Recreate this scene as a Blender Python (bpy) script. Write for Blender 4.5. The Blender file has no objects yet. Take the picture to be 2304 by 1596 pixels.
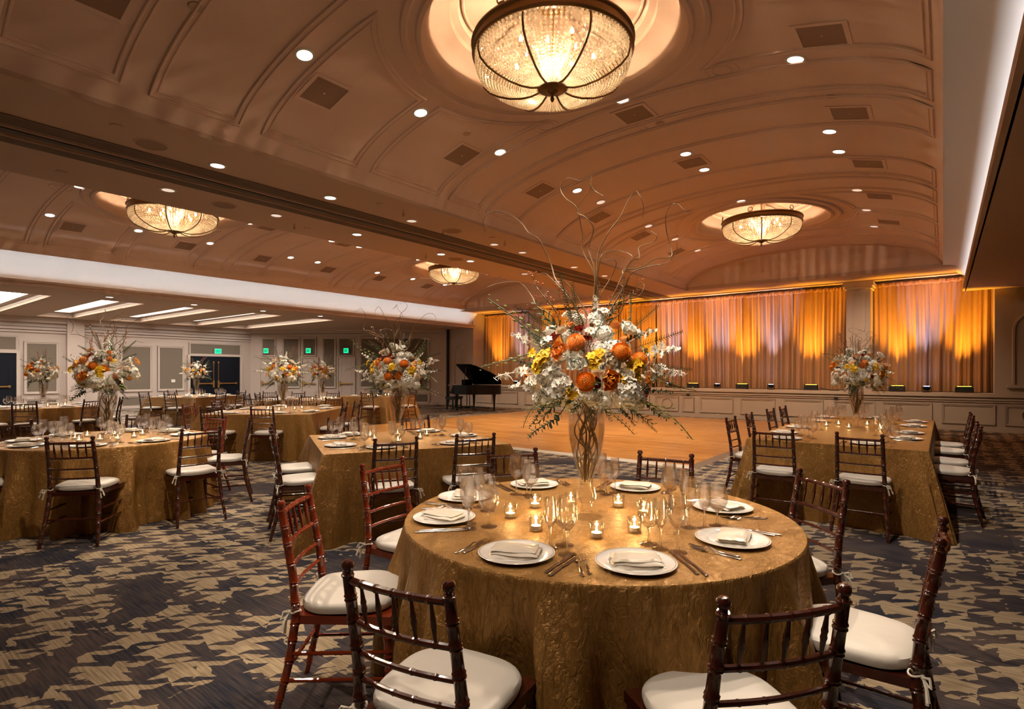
import bpy, math, random
from mathutils import Vector, Matrix
PI = math.pi
# ------------------------------------------------------------ camera, world, exposure
sc = bpy.context.scene
COL = sc.collection
YAW = math.radians(37.88)
cd = bpy.data.cameras.new('camera'); cam = bpy.data.objects.new('camera', cd); COL.objects.link(cam)
cam.location = (0, 0, 1.45); cam.rotation_euler = (PI/2, 0, YAW)
cd.sensor_width = 36; cd.lens = 19.48; cd.shift_y = 0.01736; cd.clip_start = 0.05; cd.clip_end = 100
sc.camera = cam
w = bpy.data.worlds.new('world'); sc.world = w; w.use_nodes = True
w.node_tree.nodes['Background'].inputs[0].default_value = (0.02, 0.02, 0.025, 1)
w.node_tree.nodes['Background'].inputs[1].default_value = 0.3
vs = sc.view_settings
vs.view_transform = 'Standard'; vs.look = 'None'; vs.gamma = 1.0; vs.exposure = 1.5; vs.use_curve_mapping = False
cy = sc.cycles
cy.use_denoising = True
try: cy.denoiser = 'OPENIMAGEDENOISE'
except Exception: pass
cy.denoising_prefilter = 'ACCURATE'; cy.max_bounces = 7; cy.diffuse_bounces = 3; cy.glossy_bounces = 3; cy.transmission_bounces = 6; cy.transparent_max_bounces = 20
cy.use_adaptive_sampling = True; cy.adaptive_threshold = 0.02
cy.sample_clamp_indirect = 4.0; cy.caustics_reflective = False; cy.caustics_refractive = False
cy.use_light_tree = True
WARM = (1.0, 0.71, 0.44); AMBER = (1.0, 0.45, 0.03); COOL = (0.85, 0.9, 1.0); WHITE = (1.0, 0.86, 0.72)
E_CHAND = 330; E_SPOT = 75; E_VSPOT = 66; E_COVE_L = 120; E_COVE_R = 24; E_UP_A = 370; E_UP_W = 215; E_PIN = 155

def lamp(name, kind, loc, energy, color=WARM, aim=None, size=0.05, angle=60, blend=0.5, sx=None, sy=None):
    l = bpy.data.lights.new(name, kind); l.energy = energy; l.color = color
    if kind == 'SPOT': l.spot_size = math.radians(angle); l.spot_blend = blend; l.shadow_soft_size = size
    elif kind == 'POINT': l.shadow_soft_size = size
    elif kind == 'AREA': l.shape = 'RECTANGLE'; l.size = sx; l.size_y = sy
    o = bpy.data.objects.new(name, l); COL.objects.link(o); o.location = loc
    if aim is not None:
        o.rotation_euler = (Vector(aim) - Vector(loc)).to_track_quat('-Z', 'Y').to_euler()
    return o

# ------------------------------------------------------------ materials
MATS = {}
def nodes(name):
    m = bpy.data.materials.new(name); m.use_nodes = True
    nt = m.node_tree; b = nt.nodes['Principled BSDF']
    return m, nt, b
def N(nt, t, **kw):
    n = nt.nodes.new(t)
    for k, v in kw.items():
        if k.startswith('i_'): n.inputs[int(k[2:])].default_value = v
        else: setattr(n, k, v)
    return n
def mth(nt, op, a, b=None, c=None):
    n = nt.nodes.new('ShaderNodeMath'); n.operation = op
    for i, v in enumerate((a, b, c)):
        if v is None: continue
        if hasattr(v, 'links') or hasattr(v, 'is_linked'): nt.links.new(v, n.inputs[i])
        else: n.inputs[i].default_value = v
    return n.outputs[0]
def mat(name, col, rough=0.6, metal=0.0, bump=0.0, bscale=40, spec=0.5, coat=0.0, var=0.0, vscale=3, emit=None, estr=0, sheen=0):
    m, nt, b = nodes(name)
    b.inputs['Base Color'].default_value = (*col, 1); b.inputs['Roughness'].default_value = rough
    b.inputs['Metallic'].default_value = metal; b.inputs['Specular IOR Level'].default_value = spec
    b.inputs['Coat Weight'].default_value = coat; b.inputs['Coat Roughness'].default_value = 0.1
    if sheen: b.inputs['Sheen Weight'].default_value = sheen
    tc = N(nt, 'ShaderNodeTexCoord')
    if bump:
        n = N(nt, 'ShaderNodeTexNoise'); n.inputs['Scale'].default_value = bscale; n.inputs['Detail'].default_value = 3
        nt.links.new(tc.outputs['Object'], n.inputs['Vector'])
        bp = N(nt, 'ShaderNodeBump'); bp.inputs['Strength'].default_value = 1; bp.inputs['Distance'].default_value = bump
        nt.links.new(n.outputs[0], bp.inputs['Height']); nt.links.new(bp.outputs[0], b.inputs['Normal'])
    if var:
        n = N(nt, 'ShaderNodeTexNoise'); n.inputs['Scale'].default_value = vscale; n.inputs['Detail'].default_value = 4
        nt.links.new(tc.outputs['Object'], n.inputs['Vector'])
        mx = N(nt, 'ShaderNodeMix', data_type='RGBA')
        mx.inputs[6].default_value = (*[c*(1-var) for c in col], 1); mx.inputs[7].default_value = (*[min(1, c*(1+var)) for c in col], 1)
        nt.links.new(n.outputs[0], mx.inputs[0]); nt.links.new(mx.outputs[2], b.inputs['Base Color'])
    if emit: b.inputs['Emission Color'].default_value = (*emit, 1); b.inputs['Emission Strength'].default_value = estr
    MATS[name] = m
    return m
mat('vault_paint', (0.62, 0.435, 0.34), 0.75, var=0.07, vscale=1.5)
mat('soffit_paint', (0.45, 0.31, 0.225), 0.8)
mat('cove_white', (0.64, 0.62, 0.60), 0.8)
mat('wall_cream', (0.49, 0.395, 0.33), 0.65)
mat('stage_cream', (0.48, 0.39, 0.31), 0.6)
mat('panel_fabric', (0.16, 0.125, 0.09), 0.9, bump=0.001, bscale=300, var=0.15, vscale=60)
mat('dark_slot', (0.05, 0.035, 0.025), 0.7)
mat('slat_bronze', (0.20, 0.13, 0.085), 0.6)
mat('mahogany', (0.055, 0.011, 0.005), 0.2, coat=0.6, var=0.35, vscale=12)
mat('mahogany_redlit', (0.20, 0.028, 0.008), 0.2, coat=0.6, var=0.25, vscale=12)  # same mahogany, with the reddish lamp light put into the colour
mat('cushion', (0.60, 0.56, 0.50), 0.45, bump=0.004, bscale=9, sheen=0.2)
mat('tie', (0.7, 0.64, 0.54), 0.7)
mat('china', (0.80, 0.78, 0.74), 0.12, coat=0.3)
mat('gold_rim', (0.45, 0.30, 0.12), 0.3, metal=0.9)
mat('napkin', (0.62, 0.54, 0.44), 0.38, sheen=0.3, bump=0.0015, bscale=30)
mat('silver', (0.62, 0.55, 0.47), 0.18, metal=1.0)
mat('wax', (0.85, 0.8, 0.7), 0.5)
mat('flame', (1, 0.6, 0.2), 0.5, emit=(1, 0.62, 0.22), estr=40)
mat('bronze', (0.16, 0.085, 0.03), 0.38, metal=0.85, bump=0.001, bscale=90)
mat('brass', (0.55, 0.36, 0.13), 0.3, metal=0.9)
mat('bulb', (1, 0.8, 0.5), 0.4, emit=(1, 0.70, 0.38), estr=75)
mat('lamp_disc', (1, 1, 1), 0.4, emit=(1, 0.86, 0.70), estr=1.5)
mat('lamp_dim', (0.5, 0.48, 0.45), 0.25, metal=0.6, emit=(1, 0.8, 0.65), estr=0.25)
mat('coffer_glow', (1, 1, 1), 0.5, emit=(1, 0.93, 0.85), estr=4.2)
mat('white_ring', (0.55, 0.5, 0.45), 0.4)
mat('grille', (0.26, 0.155, 0.10), 0.7, bump=0.002, bscale=400)
mat('black_gloss', (0.003, 0.003, 0.0035), 0.3, spec=0.3)
mat('black_matte', (0.01, 0.01, 0.011), 0.5)
mat('door_navy', (0.003, 0.0045, 0.009), 0.5, spec=0.2)
mat('exit_green', (0, 0.5, 0.2), 0.5, emit=(0.0, 0.85, 0.30), estr=.7)
mat('exit_dark', (0.0, 0.07, 0.03), 0.6)
mat('exit_case', (0.35, 0.33, 0.3), 0.5)
mat('led_white', (0.6, 0.7, 1), 0.4, emit=(0.7, 0.8, 1), estr=6)
mat('led_amber', (1, 0.4, 0.05), 0.4, emit=(1, 0.4, 0.03), estr=6)
mat('petal_white', (0.90, 0.87, 0.78), 0.55, sheen=0.2)
mat('petal_cream', (0.80, 0.68, 0.52), 0.5)
mat('petal_orange', (0.88, 0.32, 0.035), 0.5)
mat('petal_peach', (0.90, 0.40, 0.11), 0.5)
mat('petal_yellow', (0.92, 0.60, 0.02), 0.5)
mat('petal_red', (0.33, 0.02, 0.008), 0.5)
mat('flower_heart', (0.5, 0.18, 0.02), 0.6)
mat('leaf', (0.055, 0.085, 0.022), 0.5, var=0.3, vscale=20)
mat('leaf_eucalyptus', (0.05, 0.09, 0.06), 0.55, var=0.3, vscale=20)
mat('bud_green', (0.28, 0.30, 0.08), 0.5)
mat('willow', (0.20, 0.105, 0.035), 0.45, var=0.3, vscale=30)
mat('stem', (0.07, 0.08, 0.025), 0.5)
mat('berry', (0.45, 0.06, 0.015), 0.35)
mat('white_border', (0.55, 0.5, 0.42), 0.5)
mat('ramp_grey', (0.16, 0.13, 0.10), 0.45, metal=0.3)
mat('ivory', (0.7, 0.66, 0.58), 0.3)

def glass(name, tint=(0.985, 0.985, 0.985), base=0.09, k=0.85, edge=0.6):
    m = bpy.data.materials.new(name); m.use_nodes = True; nt = m.node_tree; nt.nodes.clear()
    out = N(nt, 'ShaderNodeOutputMaterial'); tr = N(nt, 'ShaderNodeBsdfTransparent'); tr.inputs[0].default_value = (*tint, 1)
    tr2 = N(nt, 'ShaderNodeBsdfTransparent'); tr2.inputs[0].default_value = (0.62, 0.58, 0.52, 1)
    gl = N(nt, 'ShaderNodeBsdfGlossy'); gl.inputs['Roughness'].default_value = 0.07; gl.inputs[0].default_value = (1, 0.98, 0.95, 1)
    lw = N(nt, 'ShaderNodeLayerWeight'); lw.inputs[0].default_value = 0.5
    f5 = mth(nt, 'POWER', lw.outputs['Facing'], 2.4)
    mx0 = N(nt, 'ShaderNodeMixShader'); nt.links.new(mth(nt, 'MULTIPLY', f5, edge), mx0.inputs[0]); nt.links.new(tr.outputs[0], mx0.inputs[1]); nt.links.new(tr2.outputs[0], mx0.inputs[2])
    f = mth(nt, 'ADD', mth(nt, 'MULTIPLY', f5, k), base)
    mx = N(nt, 'ShaderNodeMixShader'); nt.links.new(f, mx.inputs[0]); nt.links.new(mx0.outputs[0], mx.inputs[1]); nt.links.new(gl.outputs[0], mx.inputs[2])
    nt.links.new(mx.outputs[0], out.inputs[0]); MATS[name] = m
def solid_glass(name, mixf=.5):
    m = bpy.data.materials.new(name); m.use_nodes = True; nt = m.node_tree; nt.nodes.clear()
    out = N(nt, 'ShaderNodeOutputMaterial'); tr = N(nt, 'ShaderNodeBsdfTransparent'); gl = N(nt, 'ShaderNodeBsdfGlass'); gl.inputs['Roughness'].default_value = 0.0; gl.inputs['IOR'].default_value = 1.45
    mx = N(nt, 'ShaderNodeMixShader'); mx.inputs[0].default_value = mixf; nt.links.new(tr.outputs[0], mx.inputs[1]); nt.links.new(gl.outputs[0], mx.inputs[2]); nt.links.new(mx.outputs[0], out.inputs[0]); MATS[name] = m
solid_glass('solid_glass', .26); solid_glass('stem_glass', .6); glass('clear_glass'); solid_glass('vase_solid', .22); glass('vase_glass', (0.96, 0.95, 0.92), 0.07, 0.7, 0.5)
glass('water', (0.95, 0.92, 0.84), 0.03, 0.4, 0.3)
# crystal beads: milky glass lit from inside
m = bpy.data.materials.new('crystal'); m.use_nodes = True; nt = m.node_tree; nt.nodes.clear()
o_ = N(nt, 'ShaderNodeOutputMaterial'); a_ = N(nt, 'ShaderNodeBsdfTranslucent'); a_.inputs[0].default_value = (.90, .80, .64, 1)
b_ = N(nt, 'ShaderNodeBsdfTransparent'); c_ = N(nt, 'ShaderNodeBsdfGlossy'); c_.inputs['Roughness'].default_value = 0.08
d_ = N(nt, 'ShaderNodeBsdfDiffuse'); d_.inputs[0].default_value = (0.62, 0.54, 0.42, 1)
x1 = N(nt, 'ShaderNodeMixShader'); x1.inputs[0].default_value = 0.35; nt.links.new(a_.outputs[0], x1.inputs[1]); nt.links.new(d_.outputs[0], x1.inputs[2])
x2 = N(nt, 'ShaderNodeMixShader'); x2.inputs[0].default_value = 0.22; nt.links.new(x1.outputs[0], x2.inputs[1]); nt.links.new(b_.outputs[0], x2.inputs[2])
x3 = N(nt, 'ShaderNodeMixShader'); x3.inputs[0].default_value = 0.10; nt.links.new(x2.outputs[0], x3.inputs[1]); nt.links.new(c_.outputs[0], x3.inputs[2])
nt.links.new(x3.outputs[0], o_.inputs[0]); MATS['crystal'] = m

def carpet_mat():
    m, nt, b = nodes('carpet'); L = nt.links
    tc = N(nt, 'ShaderNodeTexCoord'); P = 0.27
    nz = N(nt, 'ShaderNodeTexNoise'); nz.inputs['Scale'].default_value = 2.2; nz.inputs['Detail'].default_value = 2; L.new(tc.outputs['Object'], nz.inputs['Vector'])
    nz2 = N(nt, 'ShaderNodeTexNoise'); nz2.inputs['Scale'].default_value = 14; nz2.inputs['Detail'].default_value = 1; L.new(tc.outputs['Object'], nz2.inputs['Vector'])
    vo = N(nt, 'ShaderNodeTexVoronoi'); vo.inputs['Scale'].default_value = 4.2; L.new(tc.outputs['Object'], vo.inputs['Vector'])
    def dist(v, amp):
        s = N(nt, 'ShaderNodeVectorMath', operation='SUBTRACT'); L.new(v, s.inputs[0]); s.inputs[1].default_value = (0.5, 0.5, 0.5)
        k = N(nt, 'ShaderNodeVectorMath', operation='SCALE'); L.new(s.outputs[0], k.inputs[0]); k.inputs['Scale'].default_value = amp; return k.outputs[0]
    acc = tc.outputs['Object']
    for v, a in ((nz.outputs['Color'], 0.14), (nz2.outputs['Color'], 0.035), (vo.outputs['Color'], 0.07)):
        ad = N(nt, 'ShaderNodeVectorMath', operation='ADD'); L.new(acc, ad.inputs[0]); L.new(dist(v, a), ad.inputs[1]); acc = ad.outputs[0]
    sp = N(nt, 'ShaderNodeSeparateXYZ'); L.new(acc, sp.inputs[0])
    u = mth(nt, 'DIVIDE', sp.outputs[0], P); v = mth(nt, 'DIVIDE', sp.outputs[1], P)
    A = mth(nt, 'LESS_THAN', mth(nt, 'FRACT', u), 0.5); B = mth(nt, 'LESS_THAN', mth(nt, 'FRACT', v), 0.5)
    tw = mth(nt, 'LESS_THAN', mth(nt, 'FRACT', mth(nt, 'MULTIPLY', mth(nt, 'SUBTRACT', u, v), 2.0)), 0.5)
    diff = mth(nt, 'ABSOLUTE', mth(nt, 'SUBTRACT', A, B))
    same = mth(nt, 'MULTIPLY', A, B)
    pat = mth(nt, 'ADD', same, mth(nt, 'MULTIPLY', diff, tw))
    # broken regions
    n3 = N(nt, 'ShaderNodeTexNoise'); n3.inputs['Scale'].default_value = 1.25; n3.inputs['Detail'].default_value = 5; n3.inputs['Roughness'].default_value = 0.55; L.new(tc.outputs['Object'], n3.inputs['Vector'])
    keep = mth(nt, 'LESS_THAN', n3.outputs[0], 0.555)
    pat = mth(nt, 'MULTIPLY', pat, keep)
    # fine streaks along the twill diagonal
    mp = N(nt, 'ShaderNodeMapping'); mp.inputs['Rotation'].default_value = (0, 0, -PI/4); mp.inputs['Scale'].default_value = (3, 60, 1); L.new(tc.outputs['Object'], mp.inputs['Vector'])
    st = N(nt, 'ShaderNodeTexNoise'); st.inputs['Scale'].default_value = 1.5; st.inputs['Detail'].default_value = 3; L.new(mp.outputs[0], st.inputs['Vector'])
    n4 = N(nt, 'ShaderNodeTexNoise'); n4.inputs['Scale'].default_value = 2.0; n4.inputs['Detail'].default_value = 2; L.new(tc.outputs['Object'], n4.inputs['Vector'])
    dk = N(nt, 'ShaderNodeValToRGB'); L.new(mth(nt, 'ADD', mth(nt, 'MULTIPLY', st.outputs[0], 0.5), mth(nt, 'MULTIPLY', n4.outputs[0], 0.5)), dk.inputs[0])
    cr = dk.color_ramp; cr.elements[0].position = 0.38; cr.elements[0].color = (0.022, 0.026, 0.040, 1); cr.elements[1].position = 0.62; cr.elements[1].color = (0.105, 0.078, 0.068, 1)
    lt = N(nt, 'ShaderNodeValToRGB'); L.new(st.outputs[0], lt.inputs[0])
    cr = lt.color_ramp; cr.elements[0].position = 0.35; cr.elements[0].color = (0.25, 0.185, 0.115, 1); cr.elements[1].position = 0.6; cr.elements[1].color = (0.43, 0.335, 0.22, 1)
    mx = N(nt, 'ShaderNodeMix', data_type='RGBA'); L.new(pat, mx.inputs[0]); L.new(dk.outputs[0], mx.inputs[6]); L.new(lt.outputs[0], mx.inputs[7])
    L.new(mx.outputs[2], b.inputs['Base Color']); b.inputs['Roughness'].default_value = 0.95; b.inputs['Specular IOR Level'].default_value = 0.1
    pf = N(nt, 'ShaderNodeTexNoise'); pf.inputs['Scale'].default_value = 260; L.new(tc.outputs['Object'], pf.inputs['Vector'])
    bp = N(nt, 'ShaderNodeBump'); bp.inputs['Distance'].default_value = 0.004; L.new(pf.outputs[0], bp.inputs['Height']); L.new(bp.outputs[0], b.inputs['Normal'])
    MATS['carpet'] = m
carpet_mat()

def cloth_mat(name, sx, sy, base, hi):
    m, nt, b = nodes(name); L = nt.links
    tc = N(nt, 'ShaderNodeTexCoord')
    mp = N(nt, 'ShaderNodeMapping'); mp.inputs['Scale'].default_value = (sx, sx*.8, sy); mp.inputs['Rotation'].default_value = (0, 0, .7); L.new(tc.outputs['Object'], mp.inputs['Vector'])
    wn = N(nt, 'ShaderNodeTexNoise'); wn.inputs['Scale'].default_value = 9; wn.inputs['Detail'].default_value = 3; L.new(mp.outputs[0], wn.inputs['Vector'])
    ad = N(nt, 'ShaderNodeMix', data_type='RGBA'); ad.inputs[0].default_value = 0.10; L.new(mp.outputs[0], ad.inputs[6]); L.new(wn.outputs['Color'], ad.inputs[7])
    vo = N(nt, 'ShaderNodeTexVoronoi', feature='DISTANCE_TO_EDGE'); vo.inputs['Scale'].default_value = 56; L.new(ad.outputs[2], vo.inputs['Vector'])
    nz = N(nt, 'ShaderNodeTexNoise'); nz.inputs['Scale'].default_value = 58; nz.inputs['Detail'].default_value = 4; nz.inputs['Roughness'].default_value = 0.6; nz.inputs['Distortion'].default_value = 1.2; L.new(ad.outputs[2], nz.inputs['Vector'])
    n5 = N(nt, 'ShaderNodeTexNoise'); n5.inputs['Scale'].default_value = 18; n5.inputs['Detail'].default_value = 3; L.new(mp.outputs[0], n5.inputs['Vector'])
    h1 = mth(nt, 'MINIMUM', vo.outputs['Distance'], 0.10)
    h = mth(nt, 'ADD', mth(nt, 'ADD', mth(nt, 'MULTIPLY', h1, 1.1), mth(nt, 'MULTIPLY', nz.outputs[0], 1.9)), mth(nt, 'MULTIPLY', n5.outputs[0], 1.2))
    bp = N(nt, 'ShaderNodeBump'); bp.inputs['Distance'].default_value = 0.006; bp.inputs['Strength'].default_value = 1.0; L.new(h, bp.inputs['Height']); L.new(bp.outputs[0], b.inputs['Normal'])
    cr = N(nt, 'ShaderNodeValToRGB'); L.new(nz.outputs[0], cr.inputs[0]); cr.color_ramp.elements[0].position = 0.35; cr.color_ramp.elements[0].color = (*base, 1)
    cr.color_ramp.elements[1].position = 0.65; cr.color_ramp.elements[1].color = (*hi, 1); L.new(cr.outputs[0], b.inputs['Base Color'])
    b.inputs['Roughness'].default_value = 0.40; b.inputs['Metallic'].default_value = 0.4; b.inputs['Sheen Weight'].default_value = 0.0
    MATS[name] = m
cloth_mat('gold_cloth', 1.0, 0.40, (0.27, 0.135, 0.030), (0.40, 0.210, 0.055))

def wood_mat():
    m, nt, b = nodes('parquet'); L = nt.links
    tc = N(nt, 'ShaderNodeTexCoord'); ge = N(nt, 'ShaderNodeNewGeometry')
    br = N(nt, 'ShaderNodeTexBrick'); br.offset = 0.37; br.inputs['Scale'].default_value = 1; br.inputs['Mortar Size'].default_value = 0.0012
    br.inputs['Brick Width'].default_value = 0.9; br.inputs['Row Height'].default_value = 0.057; br.inputs['Bias'].default_value = 0
    br.inputs['Color1'].default_value = (0.37, 0.155, 0.035, 1); br.inputs['Color2'].default_value = (0.64, 0.32, 0.09, 1); br.inputs['Mortar'].default_value = (0.16, 0.07, 0.02, 1)
    mp = N(nt, 'ShaderNodeMapping'); mp.inputs['Rotation'].default_value = (0, 0, 0); L.new(ge.outputs['Position'], mp.inputs['Vector']); L.new(mp.outputs[0], br.inputs['Vector'])
    mp2 = N(nt, 'ShaderNodeMapping'); mp2.inputs['Scale'].default_value = (1.5, 14, 1); L.new(ge.outputs['Position'], mp2.inputs['Vector'])
    nz = N(nt, 'ShaderNodeTexNoise'); nz.inputs['Scale'].default_value = 2; nz.inputs['Detail'].default_value = 5; L.new(mp2.outputs[0], nz.inputs['Vector'])
    mx = N(nt, 'ShaderNodeMix', data_type='RGBA', blend_type='MULTIPLY'); mx.inputs[0].default_value = 0.8; L.new(br.outputs[0], mx.inputs[6])
    cr = N(nt, 'ShaderNodeValToRGB'); L.new(nz.outputs[0], cr.inputs[0]); cr.color_ramp.elements[0].position = 0.3; cr.color_ramp.elements[0].color = (0.55, 0.5, 0.45, 1); cr.color_ramp.elements[1].position = 0.65; cr.color_ramp.elements[1].color = (1, 1, 1, 1)
    L.new(cr.outputs[0], mx.inputs[7]); L.new(mx.outputs[2], b.inputs['Base Color']); b.inputs['Roughness'].default_value = 0.30; b.inputs['Coat Weight'].default_value = 0.2
    MATS['parquet'] = m
wood_mat()
m = bpy.data.materials.new('drape'); m.use_nodes = True; nt = m.node_tree; b = nt.nodes['Principled BSDF']
b.inputs['Base Color'].default_value = (0.38, 0.19, 0.07, 1); b.inputs['Roughness'].default_value = 0.7; b.inputs['Sheen Weight'].default_value = 0.4
tc = N(nt, 'ShaderNodeTexCoord'); mp = N(nt, 'ShaderNodeMapping'); mp.inputs['Scale'].default_value = (40, 40, 1.2); nt.links.new(tc.outputs['Object'], mp.inputs[0])
nz = N(nt, 'ShaderNodeTexNoise'); nz.inputs['Scale'].default_value = 1; nz.inputs['Detail'].default_value = 3; nt.links.new(mp.outputs[0], nz.inputs[0])
bp = N(nt, 'ShaderNodeBump'); bp.inputs['Distance'].default_value = 0.01; nt.links.new(nz.outputs[0], bp.inputs['Height']); nt.links.new(bp.outputs[0], b.inputs['Normal']); MATS['drape'] = m

# ------------------------------------------------------------ mesh builder
class MB:
    def __init__(s): s.v = []; s.f = []; s.mi = []; s.cur = 0
    def add(s, vs_, fs):
        o = len(s.v); s.v += [tuple(p) for p in vs_]; s.f += [tuple(i+o for i in f) for f in fs]; s.mi += [s.cur]*len(fs); return s
    def box(s, c, d, M=None):
        x, y, z = c; a, b_, e = d[0]/2, d[1]/2, d[2]/2
        P = [Vector((x+i*a, y+j*b_, z+k*e)) for k in (-1, 1) for j in (-1, 1) for i in (-1, 1)]
        if M is not None: P = [M @ p for p in P]
        return s.add(P, [(0, 2, 3, 1), (4, 5, 7, 6), (0, 1, 5, 4), (2, 6, 7, 3), (0, 4, 6, 2), (1, 3, 7, 5)])
    def lathe(s, prof, seg=24, c=(0, 0, 0), caps=True):
        P = []; n = len(prof)
        for r, z in prof:
            for i in range(seg):
                a = 2*PI*i/seg; P.append((c[0]+r*math.cos(a), c[1]+r*math.sin(a), c[2]+z))
        F = []
        for k in range(n-1):
            for i in range(seg):
                j = (i+1) % seg; F.append((k*seg+i, k*seg+j, (k+1)*seg+j, (k+1)*seg+i))
        if caps:
            if prof[0][0] > 1e-5: F.append(tuple(range(seg-1, -1, -1)))
            if prof[-1][0] > 1e-5: F.append(tuple((n-1)*seg+i for i in range(seg)))
        return s.add(P, F)
    def tube(s, pts, rad, seg=8, caps=True):
        pts = [Vector(p) for p in pts]; n = len(pts)
        if not hasattr(rad, '__len__'): rad = [rad]*n
        P = []; t0 = (pts[1]-pts[0]).normalized()
        nrm = t0.orthogonal().normalized()
        for i in range(n):
            t = (pts[min(i+1, n-1)]-pts[max(i-1, 0)])
            if t.length < 1e-9: t = t0
            t.normalize(); nrm = (nrm - t*nrm.dot(t))
            if nrm.length < 1e-6: nrm = t.orthogonal()
            nrm.normalize(); bn = t.cross(nrm)
            for k in range(seg):
                a = 2*PI*k/seg; P.append(pts[i]+(nrm*math.cos(a)+bn*math.sin(a))*rad[i])
        F = [(i*seg+k, i*seg+(k+1) % seg, (i+1)*seg+(k+1) % seg, (i+1)*seg+k) for i in range(n-1) for k in range(seg)]
        if caps: F += [tuple(range(seg-1, -1, -1)), tuple((n-1)*seg+k for k in range(seg))]
        return s.add(P, F)
    def grid(s, fn, nu, nv, closeu=False):
        P = [fn(i/nu, j/nv) for j in range(nv+1) for i in range(nu if closeu else nu+1)]
        w_ = nu if closeu else nu+1
        F = [(j*w_+i, j*w_+(i+1) % w_, (j+1)*w_+(i+1) % w_, (j+1)*w_+i) for j in range(nv) for i in range(nu)]
        return s.add(P, F)
    def poly(s, pts, h, z=0):
        n = len(pts); P = [(x, y, z) for x, y in pts]+[(x, y, z+h) for x, y in pts]
        return s.add(P, [tuple(range(n-1, -1, -1)), tuple(range(n, 2*n))]+[(i, (i+1) % n, n+(i+1) % n, n+i) for i in range(n)])
    def sphere(s, c, r, seg=8, rings=5, sz=1):
        prof = [(max(1e-6, r*math.sin(PI*k/rings)), -r*sz*math.cos(PI*k/rings)) for k in range(rings+1)]
        return s.lathe(prof, seg, c, False)
    def mesh(s, name, mats, smooth=True):
        me = bpy.data.meshes.new(name); me.from_pydata(s.v, [], s.f)
        for k in (mats if isinstance(mats, (list, tuple)) else [mats]): me.materials.append(MATS[k])
        if smooth: me.polygons.foreach_set('use_smooth', [True]*len(me.polygons))
        if any(s.mi): me.polygons.foreach_set('material_index', s.mi)
        me.update(); 
        if smooth:
            try: me.set_sharp_from_angle(angle=math.radians(38))
            except Exception: pass
        return me
def mk(name, me, parent=None, loc=(0, 0, 0), rz=0, scale=None, rot=None):
    o = bpy.data.objects.new(name, me); COL.objects.link(o); o.location = loc
    o.rotation_euler = rot if rot is not None else (0, 0, rz)
    if scale is not None: o.scale = scale if hasattr(scale, '__len__') else (scale,)*3
    if parent is not None: o.parent = parent
    return o
def tag(o, label=None, cat=None, group=None, kind=None):
    if label: o['label'] = label
    if cat: o['category'] = cat
    if group: o['group'] = group
    if kind: o['kind'] = kind
    return o
def struct(name, mb, m, smooth=False, parent=None, loc=(0, 0, 0), rz=0):
    o = mk(name, mb.mesh(name, m, smooth), parent, loc, rz)
    if parent is None: o['kind'] = 'structure'
    return o
def empty(name, loc=(0, 0, 0), rz=0): return mk(name, None, None, loc, rz)
def kids(o): return [c for c in bpy.data.objects if c.parent == o]
def dup(root, kidlist, loc, rz, label, group=None, cat=None):
    r = root.copy(); COL.objects.link(r); r.location = loc; r.rotation_euler = (0, 0, rz); r['label'] = label
    if group: r['group'] = group
    for ch in kidlist:
        c = ch.copy(); COL.objects.link(c); c.parent = r
    return r
# ============================================================ ROOM
C1, C2, AX, Z0, VR = -3.11, -12.30, 3.11, 4.0, 0.80
YV0, YV1, YS = -2.6, 16.7, 17.8
ZS = 3.95
XL = -24.8
# floor
mb = MB().box((-10, 8, -0.05), (31, 24, 0.1)); struct('floor', mb, 'carpet')
# dance floor laid on carpet: framed parquet panels
df = tag(empty('dance_floor', (-7.5, 12.5, 0)), 'glossy honey coloured wooden dance floor of square parquet panels in front of the stage', 'dance floor')
px0, py0, NX, NY = -12.15, 8.35, 10, 9; pw = (12.15-3.05)/NX; ph = (17.25-8.35)/NY
pm = MB().box((0, 0, 0.0125), (pw-0.004, ph-0.004, 0.025)).mesh('floor_panel', 'parquet', False)
for i in range(NX):
    for j in range(NY): mk('floor_panel', pm, df, (px0+pw*(i+.5)+7.5, py0+ph*(j+.5)-12.5, 0))
x1_, y1_ = px0+pw*NX, py0+ph*NY
mk('edge_strip', MB().add([(px0, py0, 0.026), (x1_, py0, 0.026), (x1_+.14, py0-.15, 0.002), (px0-.1, py0-.15, 0.002)], [(0, 3, 2, 1)]).mesh('edge_strip', 'white_border', False), df, (7.5, -12.5, 0))['label'] = 'white front edge strip'
mk('edge_strip', MB().add([(x1_, py0, 0.026), (x1_, y1_, 0.026), (x1_+.2, y1_, 0.002), (x1_+.14, py0-.15, 0.002)], [(0, 3, 2, 1)]).mesh('edge_strip', 'ramp_grey', False), df, (7.5, -12.5, 0))['label'] = 'grey side edge strip'
mk('edge_strip', MB().add([(px0, py0, 0.026), (px0, y1_, 0.026), (px0-.1, y1_, 0.002), (px0-.1, py0-.15, 0.002)], [(0, 1, 2, 3)]).mesh('edge_strip', 'ramp_grey', False), df, (7.5, -12.5, 0))

def vz(x, c):
    u = (x-c)/AX; return Z0+VR*math.sqrt(max(0, 1-u*u))
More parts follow.
